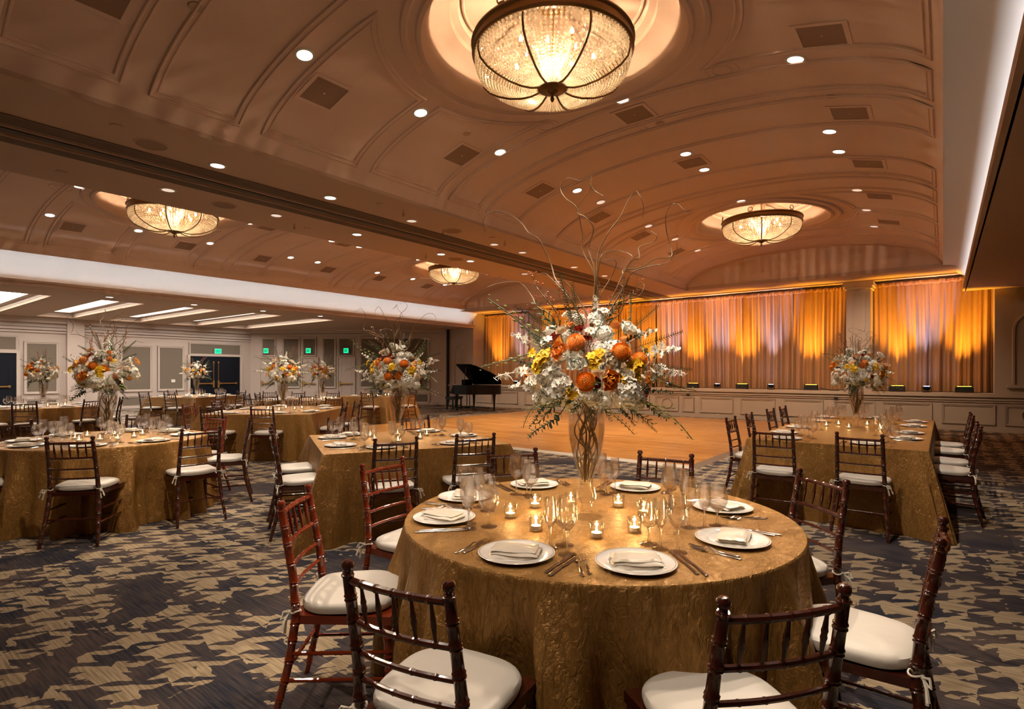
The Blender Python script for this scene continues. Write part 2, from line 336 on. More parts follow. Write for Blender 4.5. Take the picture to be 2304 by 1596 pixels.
# arc table for the vault cross-section
NT = 200; ARC = []; s_ = 0; pv = None
for i in range(NT+1):
    a = -PI/2+PI*i/NT; p = (AX*math.sin(a), VR*math.cos(a)+Z0)
    if pv: s_ += math.hypot(p[0]-pv[0], p[1]-pv[1])
    ARC.append((s_, p[0], p[1])); pv = p
SL = s_
def arc_at(s):
    s = min(max(s, 0), SL); lo, hi = 0, NT
    while hi-lo > 1:
        m_ = (lo+hi)//2
        if ARC[m_][0] <= s: lo = m_
        else: hi = m_
    t = (s-ARC[lo][0])/max(1e-9, ARC[hi][0]-ARC[lo][0])
    x = ARC[lo][1]+(ARC[hi][1]-ARC[lo][1])*t; z = ARC[lo][2]+(ARC[hi][2]-ARC[lo][2])*t
    dx, dz = ARC[hi][1]-ARC[lo][1], ARC[hi][2]-ARC[lo][2]; l = math.hypot(dx, dz)
    return x, z, (dz/l, -dx/l)          # inward (down) normal
def s_of_x(x):
    lo, hi = 0, NT
    while hi-lo > 1:
        m_ = (lo+hi)//2
        if ARC[m_][1] <= x: lo = m_
        else: hi = m_
    t = (x-ARC[lo][1])/max(1e-9, ARC[hi][1]-ARC[lo][1]); return ARC[lo][0]+(ARC[hi][0]-ARC[lo][0])*t
MED = (4.66, 12.8)
def ceiling_vault(nm, c):
    mb = MB(); ny = 193; nx = 72
    vs_ = []
    for j in range(ny+1):
        y = YV0+(YV1-YV0)*j/ny
        for i in range(nx+1):
            x, z, n = arc_at(SL*i/nx); vs_.append((c+x, y, z))
    fs = []
    for j in range(ny):
        for i in range(nx):
            a = j*(nx+1)+i; q = [a, a+nx+1, a+nx+2, a+1]
            cx = sum(vs_[k][0] for k in q)/4; cyy = sum(vs_[k][1] for k in q)/4
            if any(math.hypot(cx-c, cyy-my) < 1.36 for my in MED): continue
            fs.append(q)
    mb.add(vs_, fs)
    o = struct(nm, mb, 'vault_paint', True)
    # medallion rings and domes
    prof = [(1.52, 0.01), (1.50, -.035), (1.46, -.045), (1.43, -.02), (1.37, -.02), (1.35, -.05), (1.31, -.055), (1.28, -.02), (1.26, 0.03)]
    for my in MED:
        mb = MB(); SEG = 96; P = []
        for r, dz in prof:
            for k in range(SEG):
                a = 2*PI*k/SEG; x = r*math.cos(a); P.append((c+x, my+r*math.sin(a), vz(c+x, c)+dz))
        F = [(q*SEG+k, (q+1)*SEG+k, (q+1)*SEG+(k+1) % SEG, q*SEG+(k+1) % SEG) for q in range(len(prof)-1) for k in range(SEG)]
        mb.add(P, F); mk('medallion_ring', mb.mesh('medallion_ring', 'vault_paint'), o)
        mb = MB(); P = []
        dp = [(1.26, None), (1.22, 4.90), (1.12, 4.98), (1.03, 5.0), (1.02, 5.05), (0.95, 5.07), (0.93, 5.13), (0.6, 5.18), (0.0001, 5.20)]
        for r, z in dp:
            for k in range(SEG):
                a = 2*PI*k/SEG; x = r*math.cos(a); P.append((c+x, my+r*math.sin(a), vz(c+x, c)+0.03 if z is None else z))
        F = [(q*SEG+k, (q+1)*SEG+k, (q+1)*SEG+(k+1) % SEG, q*SEG+(k+1) % SEG) for q in range(len(dp)-1) for k in range(SEG)]
        mb.add(P, F); mk('dome', mb.mesh('dome', 'vault_paint'), o)
        mb = MB()
        for k in range(4):
            a0 = PI/4+k*PI/2
            pts = [(r*math.cos(a0+d), r*math.sin(a0+d)) for r, d in ((.25, .45), (.88, .12))]
            for q in (-1, 1):
                pa = Vector((c+.22*math.cos(a0+q*.9), my+.22*math.sin(a0+q*.9), 5.17)); pb = Vector((c+.9*math.cos(a0+q*.62), my+.9*math.sin(a0+q*.62), 5.125)); mb.tube([pa, pb], .018, 6)
            arc = [Vector((c+.9*math.cos(a0-.62+1.24*t/8), my+.9*math.sin(a0-.62+1.24*t/8), 5.125)) for t in range(9)]; mb.tube(arc, .018, 6)
        mk('dome_molding', mb.mesh('dome_molding', 'vault_paint'), o)
    # raised panel mouldings
    def sweep(poly):
        n = len(poly); prof = [(-.045, .001), (-.036, .017), (-.022, .018), (-.012, .006), (.012, .006), (.022, .015), (.036, .014), (.045, .001)]
        P = []
        for i in range(n):
            a, b_, d = Vector(poly[i-1]), Vector(poly[i]), Vector(poly[(i+1) % n])
            e1 = (b_-a).normalized(); e2 = (d-b_).normalized(); n1 = Vector((-e1.y, e1.x)); n2 = Vector((-e2.y, e2.x))
            mit = n1+n2
            mit = mit/max(.35, mit.dot(n1)) if mit.length > 1e-6 else n1
            for off, hgt in prof:
                q = b_+mit*off; x, z, nn = arc_at(q.x); P.append((c+x+nn[0]*hgt, q.y, z+nn[1]*hgt))
        m_ = len(prof); F = [(i*m_+k, ((i+1) % n)*m_+k, ((i+1) % n)*m_+k+1, i*m_+k+1) for i in range(n) for k in range(m_-1)]
        return MB().add(P, F)
    sl = s_of_x(-3.01); sr = SL-sl; cm = SL/2
    def rect(y0, y1):
        k = 28; return [(sl+(sr-sl)*i/k, y0) for i in range(k+1)]+[(sr, y0+(y1-y0)*i/3) for i in (1, 2)]+[(sr-(sr-sl)*i/k, y1) for i in range(k+1)]+[(sl, y1-(y1-y0)*i/3) for i in (1, 2)]
    R = 1.74
    for (y0, y1, my, side) in ((3.27, 4.50, MED[0], -1), (4.79, 6.02, MED[0], 1), (11.44, 12.66, MED[1], -1), (12.95, 14.2, MED[1], 1)):
        # one moulding left and one right of the ring, each cut by the circle
        for lr in (-1, 1):
            yo, yi = (y0, y1) if side < 0 else (y1, y0)    # outer edge far from the ring centre, inner edge near its axis
            xo = math.sqrt(max(0, R*R-(yo-my)**2)); xi = math.sqrt(max(0, R*R-(yi-my)**2))
            So, Si = s_of_x(lr*xo), s_of_x(lr*xi); end = sr if lr > 0 else sl
            pts = [(end, yi)]; pts += [(end+(Si-end)*i/14, yi) for i in range(1, 15)]
            a_i = math.atan2(yi-my, lr*xi); a_o = math.atan2(yo-my, lr*xo)
            for i in range(1, 14):
                a = a_i+(a_o-a_i)*i/14
                if abs(a_o-a_i) > PI: a = a_i+((a_o-a_i)-math.copysign(2*PI, a_o-a_i))*i/14
                pts.append((s_of_x(R*math.cos(a)), my+R*math.sin(a)))
            pts += [(So+(end-So)*i/14, yo) for i in range(15)]
            mk('panel_molding', sweep(pts).mesh('panel_molding', 'vault_paint'), o)
    for y0, y1 in ((-2.3, -1.5), (-1.2, -.4), (-.1, .7), (1.0, 1.83), (2.14, 2.95), (6.3, 6.95), (7.2, 8.05), (9.4, 10.25), (10.5, 11.15), (14.5, 15.2), (15.45, 16.35)):
        mk('panel_molding', sweep(rect(y0, y1)).mesh('panel_molding', 'vault_paint'), o)
    # small round plaster roses
    for (rx, ry) in ((0, 2.3-0.25), (0, 6.16), (0.0, 8.72), (0.0, 11.3-.02), (0, 14.35)):
        pass
    return o
va1 = ceiling_vault('ceiling_1', C1); va2 = ceiling_vault('ceiling_2', C2)
# beam between the vaults (flat soffit with track slots), side faces
mb = MB()
bx0, bx1 = C2+AX, C1-AX        # -8.92 .. -6.22
for a, b_ in ((bx0, -8.0), (-7.14, bx1)): mb.box(((a+b_)/2, (YV0+YS)/2, ZS+.06), (b_-a, YS-YV0, .12))
mb.box(((bx0+bx1)/2, (YV0+YS)/2, ZS+.30), (bx1-bx0, YS-YV0, .1))
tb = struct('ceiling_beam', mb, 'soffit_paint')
mk('track_channel', MB().box((-7.57, (YV0+YS)/2, ZS+.005), (.34, YS-YV0, .03)).mesh('c', 'slat_bronze', False), tb)
mk('track_channel', MB().box((-7.57, (YV0+YS)/2, ZS-.016), (.10, YS-YV0, .012)).mesh('c', 'dark_slot', False), tb)
for x in (-7.72, -7.42): mk('track_rail', MB().box((x, (YV0+YS)/2, ZS-.018), (.022, YS-YV0, .03)).mesh('c', 'soffit_paint', False), tb)
mk('slot_backing', MB().box((-7.57, (YV0+YS)/2, ZS+.09), (.86, YS-YV0, .02)).mesh('c', 'dark_slot', False), tb)
sm_ = MB().box((0, (YV0+YS)/2, ZS+.005), (.018, YS-YV0, .04)).mesh('slat', 'slat_bronze', False)
for k in range(6):
    mk('slat', sm_, tb, (-7.155-.045*k, 0, 0)); mk('slat', sm_, tb, (-7.765-.045*k, 0, 0))
# end band in front of the stage and recess ceiling
for nm, xa, xb in (('ceiling_stage_band', -16.1, 5.0),):
    mb = MB(); 
    mb.box(((bx1+5)/2, (YV1+YS)/2-.01, ZS+.047), (5-bx1, YS-YV1+.02, .1)); mb.box(((-17.6+bx0)/2, (YV1+YS)/2-.01, ZS+.047), (bx0+17.6, YS-YV1+.02, .1))
    mb.box((-6.5, 18.3, ZS+.09), (23, 1.0, .1))
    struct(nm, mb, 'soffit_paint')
mb = MB()
for c in (C1, C2):      # lunette walls at both ends of each vault
    for y in (YV1, YV0):
        n = 48; top = [(c+arc_at(SL*i/n)[0], y, arc_at(SL*i/n)[1]+.002) for i in range(n+1)]; bot = [(c+arc_at(SL*i/n)[0], y, ZS-.002) for i in range(n+1)]
        mb.add(top+bot, [(i, i+1, n+2+i, n+1+i) for i in range(n)])
lw_ = struct('wall_lunettes', mb, 'vault_paint', True)
mb = MB().box((-6.5, YS-.03, ZS+.0), (23, .06, .07)).box((-6.5, YS-.06, ZS+.055), (23, .05, .03)); struct('trim_1', mb, 'soffit_paint')
# coves on both outer sides, lips and light troughs
def cove(nm, xs, sg, m, wx=.50, hz=.44):
    mb = MB(); n = 14; P = []
    for y in (YV0, YS):
        for i in range(n+1):
            a = PI/2*i/n; P.append((xs+sg*wx*math.sin(a), y, 4.0-hz+hz*math.cos(a)))
    mb.add(P, [(i, i+1, n+2+i, n+1+i) for i in range(n)]); o = struct(nm, mb, m, True); return o
cove('ceiling_cove_1', 0.0, 1, 'cove_white', .54, .42); cove('ceiling_cove_2', -15.41, -1, 'cove_white', .64, .60)
def lip(nm, x, sg, dz, hh, wt):
    mb = MB(); L_ = YS-YV0; yc = (YS+YV0)/2
    pr = [(-.02, 0), (-.02, .12), (0.0, .2), (0.01, .5), (-.01, .6), (-.01, .93), (0.035, 1), (.05, 1), (.05, 0)]
    P = [(x+sg*a, y, dz+z*hh) for y in (YV0, YS) for a, z in pr]; n = len(pr)
    mb.add(P, [(i, i+1, n+i+1, n+i) for i in range(n-1)]+[(n-1, 0, n, 2*n-1), tuple(range(n)), tuple(range(2*n-1, n-1, -1))])
    mb.box((x+sg*(.03+wt/2), yc, dz+.045), (wt, L_, .02))
    return struct(nm, mb, 'soffit_paint')
lip('trim_2', .40, 1, 3.475, .195, .13); lip('trim_3', -15.86, -1, 3.335, .155, .17)
lamp('cove_strip', 'AREA', (.49, 7.6, 3.56), E_COVE_R, (.96, .97, 1), (.30, 7.6, 4.2), sx=.05, sy=20).data.spread = math.radians(110)
lamp('cove_strip', 'AREA', (-15.95, 7.6, 3.42), E_COVE_L, (.99, .97, .97), (-15.5, 7.6, 4.2), sx=.05, sy=20).data.spread = math.radians(130)
for o in COL.objects:
    if o.type == 'LIGHT' and o.name.startswith('cove_strip'):
        d = Vector((-.75, 0, 1)) if o.location.x > 0 else Vector((.75, 0, 1))
        zc = -d.normalized(); yv = Vector((0, 1, 0)); xv = yv.cross(zc).normalized(); o.rotation_euler = Matrix((xv, yv, zc)).transposed().to_euler()
# right-hand low soffit, walls
struct('ceiling_right', MB().box((2.73, (YV0+YS)/2, 3.51), (4.6, YS-YV0, .07)), 'soffit_paint')
# left room ceiling with coffers (ring of boards round each opening)
mb = MB(); yy = [2.85+2.03*k-4.06 for k in range(7)]; cw = 1.0; xa, xb = -24.1, -17.5
zl = 3.39
mb.box(((XL+xa)/2, 7.6, zl), (xa-XL, 20.4, .08)); mb.box(((xb-15.88)/2, 7.6, zl), (-15.88-xb, 20.4, .08))
prev = YV0
for y in yy:
    if y < YV0: continue
    mb.box(((xa+xb)/2, (prev+y)/2, zl), (xb-xa, y-prev, .08)); prev = y+cw
mb.box(((xa+xb)/2, (prev+YS)/2, zl), (xb-xa, YS-prev, .08))
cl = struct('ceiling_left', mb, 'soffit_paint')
mb1, mb2, mb3 = MB(), MB(), MB()
for y in yy:
    if y < YV0: continue
    z1 = zl+.26
    fr = MB()
    for a, b_, s1, z_a, z_b in ((0, .0, 0, zl-.04, zl+.10),):
        pass
    # stepped tray
    o1 = [(xa, y), (xb, y), (xb, y+cw), (xa, y+cw)]; d = .16
    o2 = [(xa+d*2, y+d), (xb-d*2, y+d), (xb-d*2, y+cw-d), (xa+d*2, y+cw-d)]
    P = [(a, b_, zl+.03) for a, b_ in o1]+[(a, b_, zl+.12) for a, b_ in o1]+[(a, b_, zl+.12) for a, b_ in o2]+[(a, b_, zl+.2) for a, b_ in o2]
    fr.add(P, [(k+4*q, (k+1) % 4+4*q, (k+1) % 4+4*(q+1), k+4*(q+1)) for q in range(3) for k in range(4)])
    mk('coffer_tray', fr.mesh('coffer_tray', 'wall_cream', False), cl)
    g = MB().box(((xa+xb)/2, y+cw/2, zl+.205), (xb-xa-.64, cw-.32, .01)); mk('light_panel', g.mesh('light_panel', 'coffer_glow', False), cl)

def plane_frame(p0, u, o=None):
    """helper returning a matrix: local x along the wall, local y out of the wall, z up"""
    u = Vector((u[0], u[1], 0)).normalized(); n = Vector((-u.y, u.x, 0))
    M = Matrix.Identity(4); M.col[0] = (*u, 0); M.col[1] = (*n, 0); M.col[2] = (0, 0, 1, 0); M.col[3] = (p0[0], p0[1], 0, 1); return M
def wall(nm, p0, p1, h, m='wall_cream', th=.1):
    u = Vector((p1[0]-p0[0], p1[1]-p0[1], 0)); L_ = u.length; M = plane_frame(p0, u)
    return struct(nm, MB().box((L_/2, -th/2, h/2), (L_, th, h), M), m), M
def frame_mesh(M, x0, x1, z0, z1, wd=.07, dep=.035, step=True):
    mb = MB(); 
    for a, b_ in (((x0+wd/2, x0+wd/2), (z0, z1)), ((x1-wd/2, x1-wd/2), (z0, z1))): mb.box((a[0], dep/2, (z0+z1)/2), (wd, dep, z1-z0), M)
    for z in (z0+wd/2, z1-wd/2): mb.box(((x0+x1)/2, dep/2, z), (x1-x0-2*wd, dep, wd), M)
    if step:
        w2 = wd*.4; d2 = dep*1.7
        for x in (x0+w2/2, x1-w2/2): mb.box((x, d2/2, (z0+z1)/2), (w2, d2, z1-z0), M)
        for z in (z0+w2/2, z1-w2/2): mb.box(((x0+x1)/2, d2/2, z), (x1-x0-2*w2, d2, w2), M)
    return mb
def panel(par, M, x0, x1, z0, z1, m='wall_cream', ins='panel_fabric', wd=.08):
    mk('panel_frame', frame_mesh(M, x0, x1, z0, z1, wd).mesh('panel_frame', m, False), par)
    if ins: mk('fabric_panel', MB().box(((x0+x1)/2, .008, (z0+z1)/2), (x1-x0-2*wd, .015, z1-z0-2*wd), M).mesh('fabric_panel', ins, False), par)
# left wall: local x runs so that +y points into the room
WL, ML = wall('wall_left', (XL, 19), (XL, YV0), 3.4)      # local x = 19 - Y
Yx = lambda y: 19-y
panel(WL, ML, Yx(5.66), Yx(4.70), .70, 2.52); panel(WL, ML, Yx(8.60), Yx(7.50), .70, 2.52); panel(WL, ML, Yx(9.78), Yx(8.78), .70, 2.52)
panel(WL, ML, Yx(8.60), Yx(7.50), .05, .55); panel(WL, ML, Yx(9.78), Yx(8.78), .05, .55); panel(WL, ML, Yx(5.66), Yx(4.70), .05, .55)
panel(WL, ML, Yx(12.13), Yx(9.95), 2.16, 2.70, wd=.06); panel(WL, ML, Yx(4.55), Yx(2.4), 2.16, 2.70, wd=.06)
for y0, y1 in ((6.1, 12.5), (-2, 5.9)):
    for z, dd, hh in ((2.86, .06, .07), (2.95, .10, .06), (3.06, .05, .05), (3.22, .16, .10), (3.31, .24, .08)):
        mk('cornice', MB().box(((Yx(y0)+Yx(y1))/2, dd/2, z), (y1-y0, dd, hh), ML).mesh('c', 'wall_cream', False), WL)
mk('pilaster', MB().box((Yx(6.1), .10, 1.7), (.5, .2, 3.38), ML).mesh('p', 'wall_cream', False), WL)
mk('baseboard', MB().box((Yx(8.8), .02, .08), (5.0, .04, .16), ML).mesh('b', 'wall_cream', False), WL)
def double_door(nm, M, x0, x1, h, par_m='door_navy', leaves=2):
    mb = MB()
    for x in (x0-.05, x1+.05): mb.box((x, .04, h/2+.03), (.10, .10, h+.06), M)
    mb.box(((x0+x1)/2, .04, h+.05), (x1-x0, .10, .10), M)
    o = struct(nm, mb, 'wall_cream'); n = leaves; wl = (x1-x0)/n
    for k in range(n):
        a = x0+wl*k; lf = mk('door_leaf', MB().box((a+wl/2, .025, h/2+.005), (wl-.012, .05, h-.01), M).mesh('door_leaf', par_m, False), o)
        mk('leaf_molding', frame_mesh(M, a+.16, a+wl-.16, .22, h-.16, .04, .058, False).mesh('leaf_molding', par_m, False), o)
        mk('push_bar', MB().box((a+wl/2, .10, .97), (wl*.72, .035, .045), M).box((a+wl/2-wl*.33, .07, .97), (.05, .06, .09), M).box((a+wl/2+wl*.33, .07, .97), (.05, .06, .09), M).mesh('push_bar', 'brass', False), o)
        if leaves == 2:
            hx = a+wl-.10 if k == 0 else a+.10
            mk('pull_rod', MB().box((hx, .075, 1.35), (.018, .018, 1.0), M).box((hx, .07, .94), (.07, .05, .30), M).box((hx, .07, 1.88), (.06, .04, .07), M).mesh('pull_rod', 'brass', False), o)
    return o
double_door('door_1', ML, Yx(12.05), Yx(9.98), 2.13); double_door('door_2', ML, Yx(4.5), Yx(2.4), 2.1)
def exit_sign(M, x, z, wd, hh, label, txt=True):
    loc = M @ Vector((x, .03, z)); th = math.atan2(M.col[0][1], M.col[0][0])
    o = mk('exit_sign', MB().box((0, -.0, 0), (wd*1.16, .05, hh*1.22)).mesh('exit_sign', 'exit_case', False), None, loc, th)
    tag(o, label, 'exit sign')
    mk('lit_face', MB().box((0, -.028, 0), (wd, .008, hh)).mesh('lit_face', 'exit_green', False), o)
    mb = MB(); lw2 = wd*.17; hh2 = hh*.62; th2 = hh*.11; yq = -.0335
    for q in range(4):
        x0 = -wd*.40+q*wd*.215
        if q == 0:
            mb.box((x0+th2/2, yq, 0), (th2, .003, hh2))
            for z in (-hh2/2+th2/2, 0, hh2/2-th2/2): mb.box((x0+lw2/2, yq, z), (lw2, .003, th2))
        elif q == 1:
            for sg in (-1, 1): mb.box((0, 0, 0), (th2, .003, hh2*1.05), Matrix.Translation((x0+lw2/2, yq, 0)) @ Matrix.Rotation(sg*.42, 4, 'Y'))
        elif q == 2: mb.box((x0+lw2/2, yq, 0), (th2, .003, hh2))
        else: mb.box((x0+lw2/2, yq, hh2/2-th2/2), (lw2, .003, th2)); mb.box((x0+lw2/2, yq, 0), (th2, .003, hh2))
    lt_ = mk('lettering', mb.mesh('lettering', 'exit_dark', False), o); lt_['kind'] = 'stuff'
    return o
# wall frames have y pointing INTO the room for local +y; signs are built facing local -y so turn them round
def exit_on(M, x, z, wd, hh, label):
    o = exit_sign(M, x, z, wd, hh, label); o.rotation_euler.z += PI; o.location = M @ Vector((x, .05, z)); return o
exit_on(ML, Yx(11.10), 2.36, .26, .19, 'green EXIT sign above the dark double doors')
mk('switch_plate', MB().box((Yx(9.35), .03, 1.1), (.14, .02, .12), ML).mesh('s', 'ivory', False), WL)
# angled far wall
PA, PB = (XL, 12.55), (-17.4, 17.6)
WA, MA = wall('wall_far', PB, PA, 3.4)      # local x from PB towards PA ; x = 8.96 - q
Q = lambda q: 8.959-q
for q0, q1 in ((.55, 1.2), (2.45, 3.08), (4.10, 4.80)):
    panel(WA, MA, Q(q1), Q(q0), 2.17, 3.0, wd=.05)
for q0, q1 in ((1.5, 2.33), (3.36, 3.98)): panel(WA, MA, Q(q1), Q(q0), .74, 3.02, wd=.07)
panel(WA, MA, Q(8.22), Q(5.05), .72, 3.04, wd=.09); panel(WA, MA, Q(8.22), Q(5.05), .06, .54, wd=.08)
for i, (q0, q1) in enumerate(((.50, 1.25), (2.42, 3.12), (4.08, 4.82))):
    o = struct('door_%d' % (i+3), frame_mesh(MA, Q(q1)-.05, Q(q0)+.05, 0, 2.14, .06, .06, False), 'wall_cream')
    a, b_ = Q(q1), Q(q0)
    mk('door_leaf', MB().box(((a+b_)/2, .012, 1.04), (b_-a, .024, 2.06), MA).mesh('door_leaf', 'wall_cream', False), o)
    mk('leaf_molding', frame_mesh(MA, a+.12, b_-.12, 1.15, 1.92, .035, .035, False).mesh('lm', 'wall_cream', False), o)
    mk('leaf_molding', frame_mesh(MA, a+.12, b_-.12, .14, .80, .035, .035, False).mesh('lm', 'wall_cream', False), o)
    mk('push_bar', MB().box(((a+b_)/2, .09, .95), ((b_-a)*.8, .04, .05), MA).box((b_-.08, .06, .95), (.07, .06, .22), MA).mesh('push_bar', 'brass', False), o)
    exit_on(MA, Q((.77, 2.73, 4.46)[i]), 2.42, .21, .20, ('green EXIT sign above the first white door, beside the corner', 'green EXIT sign above the middle of the three white doors', 'green EXIT sign above the white door next to the wide wall panel')[i])
for z, dd, hh in ((3.14, .05, .06), (3.24, .12, .08), (3.32, .2, .07)):
    mk('cornice', MB().box((4.48, dd/2, z), (8.9, dd, hh), MA).mesh('c', 'wall_cream', False), WA)
mk('baseboard', MB().box((Q(6.8), .02, .07), (3.6, .04, .13), MA).mesh('b', 'wall_cream', False), WA)
# stage wall segments at Y = 17.8
for nm, xa_, xb_, h in (('wall_stage_left', -17.4, -15.95, 3.97), ('wall_stage_right', .99, 5.1, 3.97)):
    W_, MS = wall(nm, (xb_, YS), (xa_, YS), h, 'wall_cream' if xa_ < 0 else 'stage_cream', .75)
    if xa_ < 0: W_.location.y = 0
    # blind niche with arched moulding
    cx = 0.80 if xa_ < 0 else (xb_-1.75); wd = .30 if xa_ < 0 else .42
    zt = 2.35 if xa_ < 0 else 2.45; mb = MB()
    base = 1.15 if xa_ > 0 else .75
    path = [MS @ Vector((cx-wd, .02, base)), MS @ Vector((cx-wd, .02, zt))]+[MS @ Vector((cx-wd*math.cos(PI*k/12), .02, zt+wd*math.sin(PI*k/12))) for k in range(1, 13)]+[MS @ Vector((cx+wd, .02, base))]
    mb.tube(path, .035, 6); mb.box((cx, .05, base-.04), (2*wd+.25, .1, .07), MS); mk('niche_molding', mb.mesh('niche_molding', 'wall_cream' if xa_ < 0 else 'stage_cream'), W_)
mb = MB().box((-17.42, YS-.05, 1.68), (.06, .1, 3.36)); struct('trim_4', mb, 'dark_slot')  # dark strip painted in for the shaded gap at the wall joint
struct('wall_stage_back', MB().box((-7.5, 18.72, 2.0), (17.4, .1, 4.1)), 'wall_cream')
struct('wall_right', MB().box((5.05, (YV0+YS)/2, 1.8), (.1, YS-YV0, 3.6)), 'wall_cream')
struct('wall_back', MB().box((-10, YV0-.05, 2.5), (30, .1, 5.0)), 'wall_cream')
# low stage with panelled front
st = struct('stage', MB().box((-7.46, 18.2, .44), (16.9, .8, .88)), 'stage_cream')
tag(st, 'low cream stage ledge with panelled front beneath the lit drapes', 'stage', kind='thing')
mk('ledge_top', MB().box((-6.5, 18.22, .905), (23.2, .96, .05)).box((-6.5, YS-.045, .86), (23.2, .07, .04)).mesh('l', 'stage_cream', False), st)
mk('ledge_molding', MB().box((-6.5, YS-.02, .78), (23.2, .035, .035)).box((-6.5, YS-.02, .72), (23.2, .025, .02)).mesh('l', 'stage_cream', False), st)
mk('stage_base', MB().box((-6.5, YS-.02, .06), (23.2, .05, .12)).mesh('l', 'stage_cream', False), st)
MSF = plane_frame((5, YS), (-1, 0))
for a, b_ in ((-15.8, -14.9), (-14.57, -13.55), (-13.2, -12.0), (-11.7, -10.5), (-10.2, -9.0), (-8.7, -7.9), (-7.69, -6.88), (-6.75, -6.37), (-6.18, -5.15), (-4.94, -3.94), (-3.71, -2.68), (-2.44, -1.45), (-1.29, -.22), (-.03, 1.0), (1.17, 2.1), (2.3, 3.4)):
    mk('panel_frame', frame_mesh(MSF, 5-b_, 5-a, .17, .66, .05, .022).mesh('panel_frame', 'stage_cream', False), st)
for cx in (-7.28, 1.64):
    mk('round_molding', MB().tube([(cx+.17*math.cos(a*PI/12), YS-.02, .42+.17*math.sin(a*PI/12)) for a in range(25)], .014, 6).mesh('r', 'stage_cream'), st)
for q in (-6.56, -2.36): mk('socket_plate', MB().box((q, YS-.03, .745), (.10, .012, .125)).mesh('s', 'black_matte', False), st)
# columns between the drapes
def column(x0, x1):
    o = struct('trim_%d' % (5 if x0 < -5 else 6), MB().box(((x0+x1)/2, 18.15, 2.44), (x1-x0, .7, 3.02)), 'wall_cream')
    M_ = plane_frame((x1, YS), (-1, 0))
    mk('panel_frame', frame_mesh(M_, .12, x1-x0-.12, 1.1, 3.62, .05, .02).mesh('pf', 'wall_cream', False), o)
    mk('capital', MB().box(((x0+x1)/2, 18.12, 3.86), (x1-x0+.14, .78, .12)).box(((x0+x1)/2, 18.12, 3.76), (x1-x0+.07, .74, .06)).mesh('cp', 'wall_cream', False), o)
    mk('base', MB().box(((x0+x1)/2, 18.14, .98), (x1-x0+.06, .74, .1)).mesh('cb', 'wall_cream', False), o)
column(-12.92, -12.35); column(-2.12, -1.55)
# drapes
def drape(x0, x1, seed, label):
    rnd = random.Random(seed); n = int((x1-x0)/.012); ph = [rnd.uniform(0, 6.28) for _ in range(6)]
    def off(x, t):
        s = (.5-.5*t)
        return (.045*math.sin(x*34+ph[0]+1.2*math.sin(x*5+ph[1])) + .03*math.sin(x*61+ph[2]) + .035*math.sin(x*13+ph[3]+t*1.2))*(.45+.75*t) + .05*math.sin(x*3.2+ph[4])
    mb = MB(); zb, zt = .945, 3.86
    mb.grid(lambda u, v: (x0+(x1-x0)*u+.015*math.sin(v*3+ph[5]), 18.48+off(x0+(x1-x0)*u, 1-v)*(1 if v < .97 else .6), zb+(zt-zb)*v), n, 16)
    o = mk('drape', mb.mesh('drape', 'drape')); tag(o, label, 'curtain', 'gold drapes along the stage')
    mk('gathered_hem', MB().grid(lambda u, v: (x0+(x1-x0)*u, 18.46+off(x0+(x1-x0)*u, .2)*.5+.018*math.sin(u*n*.9)-.012*math.sin(PI*v), zt-.05+.10*v+.012*math.sin(u*n*.37)), n, 3).mesh('gh', 'drape'), o)
    return o
drape(-15.86, -14.4, 1, 'gold drape at the piano end of the stage, beside the niche wall'); drape(-14.42, -12.9, 2, 'gold drape just before the pilaster nearest the piano')
nn = 7; xs = [-12.36+(10.26/nn)*k for k in range(nn+1)]
dl = ['gold drape just past the pilaster nearest the piano, behind the tall flowers', 'second gold drape past the piano pilaster', 'third gold drape of the wide middle bay', 'middle gold drape of the wide bay, with a pale light streak', 'amber drape with the brightest yellow glow', 'mauve lit drape of the wide bay next to the last one', 'dark amber drape ending at the tall white pilaster']
for k in range(nn): drape(xs[k], xs[k+1]+.02, 10+k, dl[k])
drape(-1.56, -.25, 31, 'gold drape just past the tall white pilaster, above the long table flowers'); drape(-.28, .99, 32, 'last gold drape at the dark wall, half under the low soffit')
# uplights standing on the ledge
UBR = MB().box((0, 0, 0), (.012, .05, .12)).mesh('bracket', 'black_matte', False)
def bar_light(x, k):
    o = mk('uplight_bar', MB().box((0, 0, .085), (.34, .16, .15)).mesh('ub', 'black_matte', False), None, (x, 17.99, .93))
    tag(o, 'black box stage light on the ledge, %s' % k, 'stage light')
    mk('lens', MB().box((0, .02, .162), (.28, .07, .006)).mesh('ul', 'led_amber', False), o); [mk('bracket', UBR, o, (q, 0, .06)) for q in (-.18, .18)]
    lamp('stage_amber', 'SPOT', (x, 17.86, 1.10), E_UP_A, AMBER, (x, 18.30, 3.4), .08, 58, 1.0)
def par_light(x, k):
    o = mk('uplight_par', MB().lathe([(.05, .05), (.075, .06), (.085, .15), (.08, .155)], 14).mesh('up', 'black_gloss'), None, (x, 17.99, .93))
    tag(o, 'small round white stage light, %s' % k, 'stage light')
    mk('lens', MB().lathe([(.001, .157), (.07, .157)], 14).mesh('up', 'led_white'), o); mk('yoke', MB().box((0, 0, .015), (.16, .1, .03)).box((-.095, 0, .07), (.012, .05, .12)).box((.095, 0, .07), (.012, .05, .12)).mesh('uy', 'black_matte', False), o)
    lamp('stage_white', 'SPOT', (x, 17.86, 1.10), E_UP_W, (.50, .55, 1), (x, 18.36, 3.2), .06, 40, 1.0)
bar_light(-14.9, 'beside the piano'); bar_light(-11.5, 'behind the tall flowers'); bar_light(-9.6, 'under the second drape of the wide bay')
bar_light(-8.0, 'left of the pale streak'); bar_light(-6.47, 'near the round moulding'); bar_light(-4.93, 'under the brightest drape'); bar_light(-3.02, 'next to the tall white pilaster')
